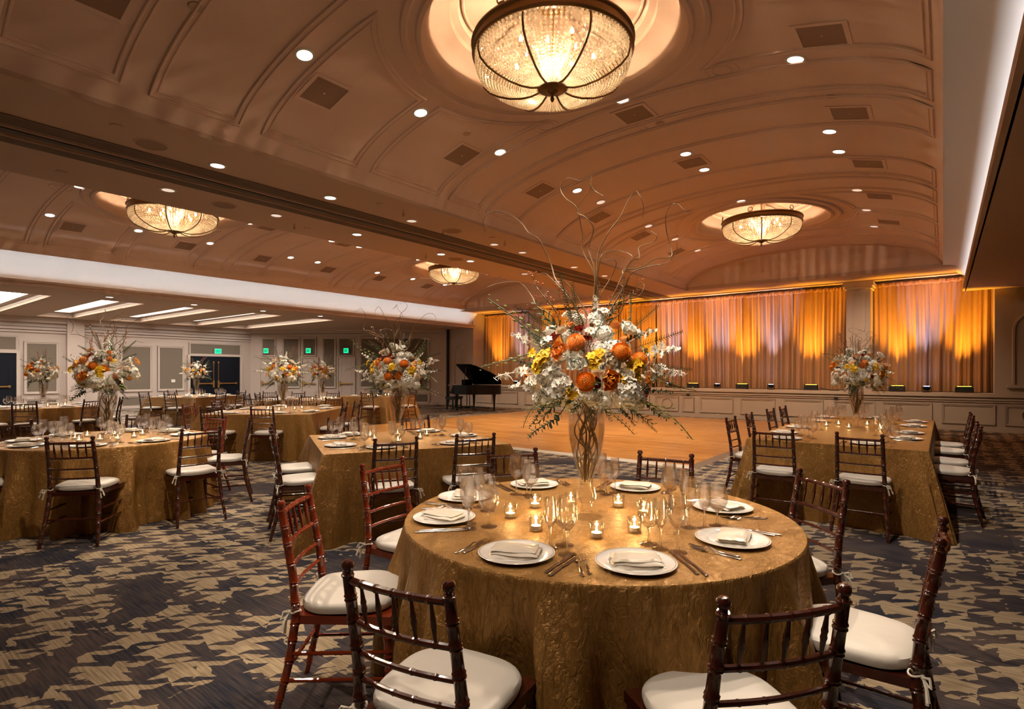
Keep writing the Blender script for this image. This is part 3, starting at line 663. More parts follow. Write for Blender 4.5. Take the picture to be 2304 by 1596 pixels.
bar_light(-.97, 'just past the tall white pilaster'); bar_light(.42, 'at the dark wall end')
par_light(-13.79, 'nearest the piano'); par_light(-10.5, 'behind the tall flowers'); par_light(-7.3, 'above the round moulding'); par_light(-5.69, 'before the brightest drape'); par_light(-4.1, 'under the mauve drape'); par_light(-.34, 'in the last bay')
tag(mk('power_cable', MB().tube([(-2.8, 17.98, 1.0), (-2.65, 17.95, .97), (-2.5, 17.93, .94), (-2.3, 17.92, .94)], .012, 6).mesh('pc', 'black_matte')), 'short black cable running off a stage light towards the pilaster', 'cable')
# ============================================================ CEILING FITTINGS
def downlight(x, y, z, nrm, lit, label, spot=0, aim=None, r=.085):
    rot = Vector((nrm[0], 0, nrm[1])).to_track_quat('Z', 'Y').to_euler()
    o = mk('ceiling_downlight', DLR, None, (x, y, z), rot=rot); tag(o, label, 'ceiling light', 'recessed downlights')
    mk('reflector', DLC[lit], o)
    if spot:
        n = Vector((nrm[0], 0, nrm[1])); p = Vector((x, y, z))+Vector((0, 0, -.03))
        lamp('downlight_beam', 'SPOT', p, spot, WHITE, aim or (x, y, 0), .035, 62, .7)
DLR = MB().lathe([(.075, .0), (.078, .006), (.10, .006), (.105, .0)], 28, caps=False).mesh('downlight_ring', 'white_ring')
DLC = {1: MB().lathe([(.0001, .004), (.076, .005)], 20, caps=False).mesh('refl', 'lamp_disc'), 0: MB().lathe([(.0001, .003), (.076, .005)], 20, caps=False).mesh('refl2', 'lamp_dim')}
def vn(x, c):
    X, Z, n = arc_at(s_of_x(x-c)); return X+c, Z, n
ROWW = {1.5: 'added over the nearest bay', 3.1: 'before the first chandelier', 4.66: 'level with the first chandelier', 6.2: 'just past the first chandelier', 8.33: 'in the band midway along the vault', 9.17: 'past the middle of the vault', 11.3: 'just before the far chandelier', 12.8: 'level with the far chandelier', 14.35: 'beyond the far chandelier'}  # nearest row added out of view, as fittings for the front table spots
for c, nmv in ((C1, 'main vault'), (C2, 'left vault')):
    for dx, side in ((-1.93, 'left slope'), (0, 'crown'), (1.93, 'right slope')):
        for y, wy in ROWW.items():
            if abs(dx) < 1 and y in (4.66, 12.8): continue
            X, Z, n = vn(c+dx, c)
            lit = 0 if (c == C1 and (dx, y) in ((-1.93, 9.17), (1.93, 11.3), (1.93, 12.8), (1.93, 14.35), (-1.93, 14.35), (-1.93, 12.8), (-1.93, 11.3))) else 1
            downlight(X+n[0]*.004, y, Z+n[1]*.004, n, lit, 'recessed light %s, %s of the %s' % (wy, side, nmv), (E_VSPOT*(.55 if y < 2 else .8 if y < 4 else 1.15)) if lit and (y < 10) else 0)
for x, wx in ((-6.92, 'stage-side'), (-8.38, 'inner')):
    for y, lit in ((3.1, 1 if x > -7 else 0), (4.66, 1 if x > -7 else 0), (6.2, 0 if x > -7 else 1), (8.33, 0 if x > -7 else 1), (9.25, 0 if x > -7 else 1), (11.3, 0), (12.8, 0)):
        downlight(x, y, ZS-.002, (0, -1), lit, 'beam light %s, %s row' % (ROWW.get(y, 'past the middle of the vault').replace('vault', 'hall'), 'right' if x > -7 else 'left'), E_SPOT*.7 if lit else 0)
# pin spots that pick out the tables (most aimed from nearby recessed fittings, the front ones added)
# square speaker grilles
gf = MB(); 
for a in (0, 1, 2, 3):
    M_ = Matrix.Rotation(a*PI/2, 4, 'Z'); gf.box((.213, 0, .004), (.045, .471 if a % 2 else .381, .016), M_)
gfm = gf.mesh('grille_frame', 'vault_paint', False); ggm = MB().box((0, 0, .004), (.38, .38, .008)).mesh('grille_mesh', 'grille', False); gdm = MB().lathe([(.001, .013), (.008, .013), (.008, .008)], 8).mesh('gd', 'ivory')
for c, nmv in ((C1, 'main vault'), (C2, 'left vault')):
    for dx, side in ((-2.29, 'left slope'), (-.05, 'crown'), (2.23, 'right slope')):
        for y, wy in ((1.5, 'nearest bay'), (3.56, 'bay before the near chandelier'), (5.78, 'bay after the near chandelier'), (7.72, 'bay before the middle band'), (9.75, 'bay after the middle band'), (11.66, 'bay before the far chandelier'), (13.8, 'bay after the far chandelier')):
            if dx == -.05:
                if y in (3.56, 11.66, 5.78, 1.5, 13.8): continue
                y = {7.72: 6.65, 9.75: 8.74}[y]
            X, Z, n = vn(c+dx, c)
            if c == C1 and (dx, y) == (2.23, 3.56): continue
            rot = Vector((n[0], 0, n[1])).to_track_quat('Z', 'Y').to_euler()
            o = mk('ceiling_speaker', gfm, None, (X, y, Z), rot=rot); tag(o, 'square ceiling grille, %s, %s of the %s' % (wy, side, nmv), 'ceiling grille', 'square ceiling grilles')
            mk('grille_mesh', ggm, o); mk('centre_badge', gdm, o)
rsm = MB().lathe([(.15, 0), (.152, .008), (.165, .008), (.17, 0)], 32, caps=False).mesh('round_speaker', 'soffit_paint'); rsg = MB().lathe([(.0001, .004), (.15, .004)], 32, caps=False).mesh('rsg', 'grille')
for x, y, lb in ((-6.86, 2.37, 'round speaker grille in the beam, nearest one'), (-8.49, 3.9, 'round speaker grille in the beam before the left chandelier'), (-6.85, 7.09, 'round speaker grille in the beam above the flowers'), (-8.49, 8.9, 'round speaker grille in the beam by the distant chandelier')):
    o = mk('round_speaker', rsm, None, (x, y, ZS), rot=(PI, 0, 0)); tag(o, lb, 'ceiling speaker', 'round beam speakers'); mk('grille_mesh', rsg, o)
spm = MB().lathe([(.0001, .012), (.055, .012), (.06, .0)], 20, caps=False).mesh('sprinkler', 'soffit_paint')
for i, (x, y, lb) in enumerate(((-6.61, 1.97, 'nearest the camera on the beam'), (-8.66, 2.0, 'on the far half of the beam'), (-6.6, 5.3, 'on the beam past the near chandelier'), (-8.7, 5.4, 'on the far half of the beam above the left round table'), (-6.6, 7.9, 'on the beam behind the tall flowers'))):
    tag(mk('sprinkler_cover', spm, None, (x, y, ZS), rot=(PI, 0, 0)), 'flat round ceiling cap, %s' % lb, 'ceiling cap', 'round ceiling caps')
for c, px_, y, lb in ((C1, -5.1, 2.1, 'left slope near the camera'), (C1, -5.0, 5.45, 'left slope past the chandelier'), (C1, -1.0, 7.2, 'right slope beside a grille'), (C1, -3.0, 7.1, 'crown past the chandelier'), (C1, -.95, 10.3, 'right slope before the far chandelier'), (C2, -13.9, 5.4, 'left vault past its chandelier')):
    X, Z, n = vn(px_, c); tag(mk('sprinkler_cover', spm, None, (X, y, Z), rot=Vector((n[0], 0, n[1])).to_track_quat('Z', 'Y').to_euler()), 'small flat round ceiling cap on the %s' % lb, 'ceiling cap', 'round ceiling caps')
rosem = MB()
for r in (.10, .17): rosem.tube([(r*math.cos(a*PI/14), r*math.sin(a*PI/14), .0) for a in range(29)], .008, 6, False)
rosem = rosem.mesh('plaster_ring', 'vault_paint')
for c, px_, y in ((C1, -3.11, 2.25), (C1, -3.11, 7.08-.0), (C1, -1.9, 6.17), (C1, -4.2, 6.15), (C1, -2.0, 11.3), (C1, -4.2, 11.28), (C2, -12.6, 2.9)):
    X, Z, n = vn(px_, c); mk('plaster_ring', rosem, va1 if c == C1 else va2, (X, y, Z), rot=Vector((n[0], 0, n[1])).to_track_quat('Z', 'Y').to_euler())
# small hanging hooks on the beam
hk = MB().tube([(0, 0, 0), (0, 0, -.05)], .004, 5).tube([(.02*math.sin(a*PI/6), 0, -.075+.025*math.cos(a*PI/6)) for a in range(13)], .004, 5).mesh('hook', 'bronze')
for i, (x, y, lb) in enumerate(((-6.55, 5.7, 'right edge of the beam before the flowers'), (-8.6, 5.1, 'left edge of the beam behind the near spot'), (-6.55, 8.2, 'right edge of the beam behind the branches'), (-8.6, 8.1, 'left edge of the beam, further back'), (-6.9, 6.9, 'beam middle, by a round grille'))):
    tag(mk('ceiling_hook', hk, None, (x, y, ZS)), 'tiny brown rigging hook hanging under the %s' % lb, 'hook', 'rigging hooks')
# downlights in the low ceilings
for x, y in ((-16.6, 4.8), (-16.6, 6.8), (-16.6, 8.8), (-16.6, 10.8)):
    downlight(x, y, zl-.042, (0, -1), 1, 'recessed light in the low left ceiling, %s' % {4.8: 'nearest of its row', 6.8: 'second of its row', 8.8: 'third of its row', 10.8: 'farthest of its row'}[y], 45)
downlight(1.3, 11.2, 3.473, (0, -1), 0, 'unlit recessed light in the low soffit at the right')

# ---- chandeliers
BP = [(.765, .29), (.77, .22), (.75, .14), (.68, .07), (.58, .015), (.46, -.03), (.33, -.055), (.22, -.055), (.13, -.035)]   # (radius, z above 4.39)
def bowl(t):
    k = t*(len(BP)-1); i = min(int(k), len(BP)-2); f = k-i; return (BP[i][0]*(1-f)+BP[i+1][0]*f, BP[i][1]*(1-f)+BP[i+1][1]*f)
LN = [0]; 
for i in range(1, 201):
    a, b_ = bowl((i-1)/200), bowl(i/200); LN.append(LN[-1]+math.hypot(a[0]-b_[0], a[1]-b_[1]))
def bowl_len(s):
    lo, hi = 0, 200
    while hi-lo > 1:
        m_ = (lo+hi)//2
        if LN[m_] <= s: lo = m_
        else: hi = m_
    return bowl((lo+(s-LN[lo])/max(1e-9, LN[hi]-LN[lo]))/200)
ICO = [(0, 0, 1), (.894, 0, .447), (.276, .851, .447), (-.724, .526, .447), (-.724, -.526, .447), (.276, -.851, .447), (.724, .526, -.447), (-.276, .851, -.447), (-.894, 0, -.447), (-.276, -.851, -.447), (.724, -.526, -.447), (0, 0, -1)]
ICF = [(0, 1, 2), (0, 2, 3), (0, 3, 4), (0, 4, 5), (0, 5, 1), (1, 6, 2), (2, 7, 3), (3, 8, 4), (4, 9, 5), (5, 10, 1), (2, 6, 7), (3, 7, 8), (4, 8, 9), (5, 9, 10), (1, 10, 6), (11, 7, 6), (11, 8, 7), (11, 9, 8), (11, 10, 9), (11, 6, 10)]
def beads_mesh():
    mb = MB(); NS = 104
    for k in range(NS):
        a = 2*PI*(k+.5)/NS; s = .012
        while s < LN[-1]-.005:
            r, z = bowl_len(s); br = max(.0065, min(.0175, r*2*PI/NS*.42)); 
            c = (r*math.cos(a), r*math.sin(a), z); mb.add([(c[0]+p[0]*br, c[1]+p[1]*br, c[2]+p[2]*br*1.15) for p in ICO], ICF); s += br*2.25
    # inner basket of hanging strands
    for k in range(36):
        a = 2*PI*k/36
        for q in range(14):
            r = .20-.012*q; z = .42-.028*q; br = .010
            mb.add([(r*math.cos(a)+p[0]*br, r*math.sin(a)+p[1]*br, z+p[2]*br*1.2) for p in ICO], ICF)
    return mb.mesh('crystal_strands', 'crystal')
BEADS = beads_mesh()
RIM = MB().lathe([(.745, .29), (.79, .285), (.81, .30), (.795, .315), (.795, .375), (.818, .39), (.81, .41), (.745, .41), (.745, .29)], 72, caps=False).mesh('rim_band', 'bronze')
RB = MB()
for k in range(10):
    a = 2*PI*k/10+.2; RB.tube([((bowl(t/16)[0]+.012)*math.cos(a), (bowl(t/16)[0]+.012)*math.sin(a), bowl(t/16)[1]-.012) for t in range(17)], .0075, 6)
DISC = MB().lathe([(.0001, -.175), (.012, -.165), (.022, -.14), (.014, -.115), (.008, -.105), (.03, -.095), (.035, -.085), (.05, -.078), (.06, -.066), (.10, -.06), (.115, -.05), (.14, -.044), (.15, -.03), (.13, -.018)], 32).mesh('bottom_disc', 'bronze')
ribm = MB()
ribk = ribm.tube([((bowl(t/16)[0]+.014), 0, bowl(t/16)[1]-.014) for t in range(17)], .0105, 6).mesh('rib', 'bronze')
ringm = MB().tube([(.80+0*a, .045*math.sin(a*PI/9), .46+.045*math.cos(a*PI/9)) for a in range(19)], .008, 6, False).box((.80, 0, .415), (.03, .05, .02)).mesh('ring_loop', 'bronze')
chm = MB()
for q in range(16):
    t = (q+.5)/16; x = .78-.62*t; z = .50+.29*t; M_ = Matrix.Translation((x, 0, z)) @ Matrix.Rotation(-math.atan2(.24, -.66)+PI, 4, 'Y') @ Matrix.Rotation(PI/2*(q % 2), 4, 'X')
    chm.add([M_ @ Vector((.026*math.cos(a*PI/5), .012*math.sin(a*PI/5), s2*.003)) for a in range(10) for s2 in (-1, 1)], [(2*a, (2*a+2) % 20, (2*a+3) % 20, 2*a+1) for a in range(10)])
    chm.tube([M_ @ Vector((.024*math.cos(a*PI/5), .012*math.sin(a*PI/5), 0)) for a in range(11)], .0035, 4, False)
chm = chm.mesh('chain', 'brass')
arm = MB().tube([(.03, 0, .30), (.16, 0, .20), (.30, 0, .19), (.42, 0, .23)], .006, 6).lathe([(.02, .23), (.028, .235), (.012, .25), (.012, .28)], 10, (.42, 0, 0)).mesh('bulb_arm', 'brass')
blb = MB().lathe([(.0001, .0), (.014, .008), (.018, .025), (.012, .05), (.0001, .07)], 10, (.42, 0, .28)).mesh('bulb', 'bulb')
colm = MB().lathe([(.015, -.03), (.015, .25), (.05, .27), (.05, .31), (.015, .33), (.015, .78), (.06, .80), (.17, .805), (.17, .82)], 16).mesh('centre_stem', 'brass')
CHL = {(C1, MED[0]): 'large beaded crystal bowl chandelier nearest the camera', (C1, MED[1]): 'crystal bowl chandelier hanging over the dance floor', (C2, MED[0]): 'crystal bowl chandelier partly cut off by the beam at left', (C2, MED[1]): 'most distant crystal bowl chandelier, behind the beam'}
for (c, my), lb in CHL.items():
    o = empty('chandelier', (c, my, 4.345)); tag(o, lb, 'chandelier', 'crystal bowl chandeliers')
    s = mk('crystal_strands', BEADS, o); s['kind'] = 'stuff'
    mk('rim_band', RIM, o); mk('bottom_disc', DISC, o); mk('centre_stem', colm, o)
    for k in range(8): mk('rib', ribk, o, rz=2*PI*k/8+.25)
    for k in range(6):
        mk('ring_loop', ringm, o, rz=2*PI*k/6+.5)
        if k % 2 == 0: mk('chain', chm, o, rz=2*PI*k/6+.5)
    for k in range(10):
        sc_ = 1.0 if k % 2 else .62; a = mk('bulb_arm', arm, o, rz=2*PI*k/10+.1, scale=(sc_, sc_, 1)); b_ = mk('bulb', blb, a)
    lamp('chandelier_glow', 'POINT', (c, my, 4.60), E_CHAND, WARM, size=.035)

# ============================================================ CHAIRS
def bamboo(mb, p0, p1, r, nodes_, seg=9, r1=None):
    p0, p1 = Vector(p0), Vector(p1); r1 = r if r1 is None else r1; L_ = (p1-p0).length; T = [(0, 1)]
    for t in nodes_:
        e = .012/L_; T += [(t-1.6*e, 1.0), (t-.9*e, 1.22), (t-.3*e, 1.02), (t+.3*e, 1.02), (t+.9*e, 1.22), (t+1.6*e, 1.0)]
    T += [(1, 1)]
    T = [(max(0, min(1, t)), k) for t, k in T]
    mb.tube([p0.lerp(p1, t) for t, k in T], [(r+(r1-r)*t)*k for t, k in T], seg); return mb
def back_post(sx):
    mb = MB(); P = [(sx*.215, -.275, 0), (sx*.195, -.215, .24), (sx*.182, -.188, .44), (sx*.176, -.200, .60), (sx*.170, -.252, .885)]
    pts = [Vector(p) for p in P]; Q_ = []; R_ = []
    zs = [.06, .12, .19, .27, .35, .42, .50, .58, .66, .74, .81]
    def at(z):
        for a, b_ in zip(pts, pts[1:]):
            if z <= b_.z: return a.lerp(b_, (z-a.z)/(b_.z-a.z))
        return pts[-1]
    samples = [(0, .013)]
    for z in zs: samples += [(z-.011, None), (z-.006, 1), (z-.002, None), (z+.002, None), (z+.006, 1), (z+.011, None)]
    samples += [(.872, None), (.885, None)]
    for z, f in samples:
        base = .0135+.004*min(1, z/.3) - (.002*max(0, (z-.6)/.3)); Q_.append(at(z)); R_.append(base*(1.2 if f == 1 else 1.0) if f != .013 else .0125)
    mb.tube(Q_, R_, 10)
    top = at(.885); mb.lathe([(.017, -.012), (.019, -.006), (.011, -.002), (.010, .004), (.015, .010), (.0178, .018), (.0172, .027), (.011, .034), (.0001, .036)], 12, top)
    return mb
def front_leg(sx): return bamboo(MB(), (sx*.205, .205, 0), (sx*.195, .185, .43), .0135, (.12, .3, .5, .68, .86), 9, .0165)
def chair_proto(mname, label, red=False):
    o = empty('banquet_chair'); mn = mname
    ms = {}
    for s in (-1, 1):
        mk('leg', front_leg(s).mesh('front_leg', mn), o); mk('back_post', back_post(s).mesh('back_post', mn), o)
    def rail(z, y, r, nd, nm='back_rail'):
        w_ = .182-.012*(z-.44)/.45; mb = MB(); n = 20; pts = []; rr = []
        for i in range(n*3+1):
            t = i/(n*3); x = -w_+2*w_*t; d = -.018*math.sin(PI*t); pts.append((x, y+d, z))
            k = min(abs(t-q) for q in nd); rr.append(r*(1.2 if k < .011 else 1))
        mk(nm, mb.tube(pts, rr, 8).mesh(nm, mn), o)
    yb = lambda z: -.200-.052*(z-.60)/.285 if z > .6 else -.188-.012*(z-.44)/.16
    nd5 = [(i+1)/6 for i in range(5)]
    rail(.862, yb(.862), .0108, nd5, 'top_rail'); rail(.735, yb(.735), .0098, nd5); rail(.640, yb(.640), .0082, (.2, .4, .6, .8)); rail(.560, yb(.560), .0082, (.2, .4, .6, .8))
    for t in nd5:
        x = -.176+.352*t; d = -.018*math.sin(PI*t); mb = MB(); z0, z1 = .742, .855
        pts = [(x, yb(z0+(z1-z0)*k/12)+d, z0+(z1-z0)*k/12) for k in range(13)]; mk('spindle', mb.tube(pts, [.0045, .005, .0055, .0065, .0070, .0090, .0072, .0090, .0070, .0065, .0055, .005, .0045], 7).mesh('spindle', mn), o)
    # seat frame
    mb = MB(); F_ = [(-.195, .195), (.195, .195), (.182, -.188), (-.182, -.188)]
    mb.poly(F_[::-1] if False else [(-.185, -.195), (.185, -.195), (.215, .205), (-.215, .205)], .035, .415); mk('seat_frame', mb.mesh('seat_frame', mn, False), o)
    for z in (.30, .19):
        for s in (-1, 1): mk('stretcher', bamboo(MB(), (s*.198, -.21-.03*(.3-z)/.3, z), (s*.20, .19, z-.0), .008, (.3, .5, .7), 7).mesh('stretcher', mn), o)
    mk('stretcher', bamboo(MB(), (-.20, -.225, .225), (.20, -.225, .225), .008, (.3, .5, .7), 7).mesh('stretcher', mn), o)
    for z in (.33, .17): mk('stretcher', bamboo(MB(), (-.20, .192, z), (.20, .192, z), .008, (.3, .5, .7), 7).mesh('stretcher', mn), o)
    # cushion: rounded pad
    mb = MB(); NA = 48; rows = [(.90, .0), (.985, .008), (1.0, .02), (.997, .024), (1.0, .028), (.975, .040), (.90, .049), (.70, .055), (.40, .058), (.0001, .058)]; P = []
    for k, z in rows:
        for i in range(NA):
            a = 2*PI*i/NA; ca, sa = math.cos(a), math.sin(a); e = .55
            x = math.copysign(abs(ca)**e, ca)*.205*(1.0+.06*sa); y = math.copysign(abs(sa)**(.62 if sa < 0 else .8), sa)*.198
            P.append((x*k, y*k+.005, .452+z+(.002*math.sin(5*a) if 0.4 < k < .99 else 0)))
    mb.add(P, [(q*NA+i, q*NA+(i+1) % NA, (q+1)*NA+(i+1) % NA, (q+1)*NA+i) for q in range(len(rows)-1) for i in range(NA)]+[tuple(range(NA-1, -1, -1))])
    mk('cushion', mb.mesh('cushion', 'cushion'), o)
    for s in (-1, 1):
        mb = MB(); cx, cy_ = s*.184, -.188
        mb.tube([(cx+.021*math.cos(a*PI/6), cy_+.021*math.sin(a*PI/6), .470+.004*math.sin(a)) for a in range(13)], .0035, 5, False)
        k_ = Vector((cx+s*.014, cy_-.020, .468))
        for dx, dz, sg in ((s*.020, -.035, 1), (s*.035, -.022, -1)):
            mb.tube([k_, k_+Vector((dx*.6, -.018, .010)), k_+Vector((dx, -.022, -.012)), k_+Vector((dx*.4, -.012, dz*.6)), k_], .004, 5)
        mb.tube([k_, k_+Vector((s*.012, -.01, -.03)), k_+Vector((s*.02, -.012, -.075))], [.004, .005, .006], 5); mb.tube([k_, k_+Vector((s*.03, -.01, -.02)), k_+Vector((s*.045, -.015, -.055))], [.004, .005, .006], 5)
        mb.sphere(k_, .008, 6, 4); mk('tie', mb.mesh('tie', 'tie'), o)
    tag(o, label, 'chair'); return o, kids(o)
CH0, CHK = chair_proto('mahogany', ''); used = [False]
CHR, CHRK = chair_proto('mahogany_redlit', ''); usedr = [False]
def chair(fx, fy, ang, label, group, red=False):
    """fx, fy: midpoint of the two finials on the floor plan; ang: facing direction in degrees"""
    a = math.radians(ang); x = fx+.255*math.cos(a); y = fy+.255*math.sin(a); rz = a-PI/2
    label = ('red ' if red else '') + 'mahogany chair, ' + label
    p, k, u = (CHR, CHRK, usedr) if red else (CH0, CHK, used)
    if not u[0]:
        u[0] = True; p.location = (x, y, 0); p.rotation_euler.z = rz; p['label'] = label; p['group'] = group; return p
    return dup(p, k, (x, y, 0), rz, label, group)

# ============================================================ TABLES (floor-length cloths)
def round_cloth(name, R_, seed, label, loc, h=.76):
    rnd = random.Random(seed); NA = 288; mb = MB(); P = []; cs = [(n, rnd.uniform(.4, 1), rnd.uniform(0, 6.28)) for n in (8, 12, 15, 19, 26)]
    tot = sum(c[1] for c in cs)
    def fold(a):
        v = sum(c*math.sin(n*a+p) for n, c, p in cs)/tot*2.5
        return math.copysign(abs(max(-1, min(1.3, v)))**.75, v)
    tops = [0.0001, .3, .6, .85, .95, .985]
    rowsr = [(R_*t, h) for t in tops]+[(R_*.997, h-.002), (R_+.002, h-.008), (R_+.004, h-.02)]
    for r, z in rowsr:
        for i in range(NA): a = 2*PI*i/NA; P.append((r*math.cos(a), r*math.sin(a), z))
    nr = 22
    for k in range(1, nr+1):
        t = k/nr; z = (h-.02)*(1-t)+.004
        for i in range(NA):
            a = 2*PI*i/NA; f = fold(a+.03*math.sin(t*3+a*3)); amp = .09*min(1, t*1.9); r = R_+.004+.065*t+amp*f+.012*min(1, t*3)*math.sin(31*a+4*math.sin(3*a))
            P.append((r*math.cos(a), r*math.sin(a), z))
    n = len(rowsr)+nr
    mb.add(P, [(q*NA+(i+1) % NA, q*NA+i, (q+1)*NA+i, (q+1)*NA+(i+1) % NA) for q in range(n-1) for i in range(NA)])
    o = mk(name, mb.mesh(name, 'gold_cloth'), None, loc); tag(o, label, 'table'); return o
def rect_cloth(name, hx, hy, seed, label, loc, rz, seams=(), h=.76):
    rnd = random.Random(seed); mb = MB(); P = []; n1 = max(30, int(hx*60)); n2 = max(30, int(hy*60)); per = []
    for i in range(n1): per.append((-hx+2*hx*i/n1, -hy, 0, -1))
    for i in range(n2): per.append((hx, -hy+2*hy*i/n2, 1, 0))
    for i in range(n1): per.append((hx-2*hx*i/n1, hy, 0, 1))
    for i in range(n2): per.append((-hx, hy-2*hy*i/n2, -1, 0))
    NP = len(per); ph = [rnd.uniform(0, 6.28) for _ in range(6)]
    for k in (0.0001, .5, .9, .985, .997):
        for x, y, _, _ in per: P.append((x*k, y*k, h if k < .99 else h-.001))
    nr = 20
    for q in range(nr+1):
        t = q/nr; z = (h-.008)*(1-t)+.004
        for x, y, nx, ny in per:
            cxn = hx-abs(x); cyn = hy-abs(y); d = max(cxn, cyn) if False else (cxn if ny else cyn)   # distance to corner along the edge
            g = math.exp(-(d/.16)**2); s = (x if ny else y)
            side = 1 if nx+ny > 0 else 2
            corner = t*.20*g*(1+.35*math.sin(d*38+ph[0]))
            wav = t**1.4*(.018*math.sin(s*7+ph[side])+.010*math.sin(s*17+ph[side+2]))+t*.035
            fold2 = t*.055*math.exp(-((d-.34)/.06)**2)-t*.035*math.exp(-((d-.24)/.05)**2)
            seam = 0
            for (sx_, sy_, off) in seams:
                if (sx_, sy_) == (nx, ny): seam += -t*.03*math.exp(-((s-off)/.025)**2)+t*.05*math.exp(-((s-off-.07)/.04)**2)+t*.05*math.exp(-((s-off+.07)/.04)**2)
            o_ = .003+corner+wav+fold2+seam
            tx, ty = (math.copysign(1, x), 0) if ny else (0, math.copysign(1, y))
            P.append((x+nx*o_+tx*corner, y+ny*o_+ty*corner, z))
    n = 5+nr+1
    mb.add(P, [(q*NP+(i+1) % NP, q*NP+i, (q+1)*NP+i, (q+1)*NP+(i+1) % NP) for q in range(n-1) for i in range(NP)])
    o = mk(name, mb.mesh(name, 'gold_cloth'), None, loc, rz); tag(o, label, 'table'); return o

# ============================================================ TABLEWARE
PLATE = MB().lathe([(.0001, .004), (.095, .004), (.10, .003), (.105, .006), (.112, .012), (.158, .017), (.160, .0155), (.155, .012), (.11, .004), (.09, .0), (.0001, 0)], 56, caps=False).mesh('plate', 'china')
RIMM = MB().lathe([(.1515, .0169), (.1535, .0173), (.1538, .0171)], 56, caps=False).mesh('gold_rim', 'gold_rim')
def napkin_mesh():
    mb = MB(); rnd = random.Random(4)
    def layer(x0, x1, y0, y1, z0, z1, sk):
        def fn(u, v):
            x = x0+(x1-x0)*u; y = y0+(y1-y0)*v+sk*(u-.5); zt = z0+(z1-z0)*(1-(2*abs(u-.5))**8)*(1-(2*abs(v-.5))**6)
            return (x, y, zt+.0018*math.sin(u*9+v*5)+.0012*math.sin(v*21))
        mb.grid(fn, 16, 12); mb.grid(lambda u, v: (x0+(x1-x0)*u, y1-(y1-y0)*v+sk*(u-.5), z0), 2, 2)
    layer(-.070, .070, -.052, .050, .0, .011, .012); layer(-.066, .072, -.048, .056, .010, .020, -.004); layer(-.068, .064, -.040, .052, .019, .027, .006)
    return mb.mesh('napkin', 'napkin')
NAP = napkin_mesh()
def flat_tool(outline_fn, zs, n):
    mb = MB(); P = []
    for i in range(n+1):
        t = i/n; w_ = outline_fn(t); z = zs(t); y = t
        P += [(-w_, y, z), (w_, y, z), (w_*.6, y, z+.0022), (-w_*.6, y, z+.0022)]
    mb.add(P, [(4*i+k, 4*i+(k+1) % 4, 4*i+4+(k+1) % 4, 4*i+4+k) for i in range(n) for k in range(4)]+[(3, 2, 1, 0), tuple(4*n+k for k in range(4))]); return mb
def scale_y(mb, L_): mb.v = [(x, (y-.5)*L_, z) for x, y, z in mb.v]; return mb
def pl(tab):
    def f(t):
        for (a, b_), (c, d) in zip(tab, tab[1:]):
            if t <= c: return b_+(d-b_)*(t-a)/(c-a)
        return tab[-1][1]
    return f
FORK = scale_y(flat_tool(pl([(0, .004), (.03, .0085), (.12, .0078), (.5, .0035), (.62, .003), (.68, .0085), (.74, .0115), (.78, .0112)]), lambda t: .0015+.009*math.exp(-((t-.60)/.13)**2), 40), .20)
FORK.v = [(x, min(y, .056), z) for x, y, z in FORK.v]
for k in range(4): FORK.tube([(-.0085+.0057*k, .054, .0035), (-.0085+.0057*k, .078, .0030), (-.0083+.0055*k, .100, .0065)], [.0016, .0014, .0009], 5)
FORK = FORK.mesh('fork', 'silver')
KNIFE = scale_y(flat_tool(pl([(0, .004), (.03, .0085), (.12, .008), (.40, .0055), (.45, .0065), (.48, .0055), (.55, .0095), (.90, .0095), (1, .002)]), lambda t: .003 if t < .48 else .0015, 40), .235).mesh('knife', 'silver')
def shell(prof, t):
    """closed double wall from an open outer profile"""
    inn = [(max(.0001, r-t), z+(t*1.5 if k == 0 else t*.4)) for k, (r, z) in enumerate(prof)]
    return [(.0001, prof[0][1]-.001)]+prof+[(prof[-1][0]-t*.5, prof[-1][1]+t*.6)]+inn[::-1][0:]+[(.0001, inn[0][1])]
def glass_parts(prof, r_foot, h_stem, key):
    bowl_ = MB().lathe(shell(prof, .0009), 28, caps=False).mesh(key+'_bowl', 'solid_glass')
    st_ = [(.0001, 0), (r_foot, .0), (r_foot, .002), (r_foot*.5, .005), (.008, .011), (.0042, .03), (.0038, h_stem*.6), (.0048, h_stem-.008), (.010, h_stem+.0005), (.0001, h_stem+.0015)]
    foot = MB().lathe(st_, 20, caps=False).mesh(key+'_stem', 'stem_glass')
    one = MB().lathe(prof, 18, caps=False).lathe(st_, 14, caps=False).mesh(key, 'clear_glass')
    return bowl_, foot, one
G = {'wine': glass_parts([(.001, .092), (.015, .095), (.030, .113), (.0385, .137), (.0395, .155), (.037, .185), (.0325, .222)], .036, .092, 'wine_glass'),
     'white': glass_parts([(.001, .085), (.012, .088), (.023, .105), (.0285, .128), (.028, .155), (.0235, .200)], .033, .085, 'white_wine_glass'),
     'water': glass_parts([(.001, .068), (.018, .071), (.036, .088), (.0455, .112), (.0465, .128), (.042, .155), (.036, .178)], .037, .068, 'goblet')}
GL = {'wine': ('wine_glass', 'tall wine glass'), 'white': ('wine_glass', 'slim wine glass'), 'water': ('water_goblet', 'wide goblet')}
def put_glass(kind, x, y, where, group, parts=True, z=.761):
    nm, word = GL[kind]
    if parts:
        o = empty(nm, (x, y, z)); mk('bowl', G[kind][0], o); mk('stem', G[kind][1], o)
    else: o = mk(nm, G[kind][2], None, (x, y, z))
    tag(o, '%s, %s' % (word, where), 'glass', group)
VOT_G = MB().lathe([(.0001, .006), (.026, .006), (.029, .062), (.030, .0635), (.031, .062), (.029, .0), (.0001, 0)], 24, caps=False).mesh('votive_glass', 'clear_glass')
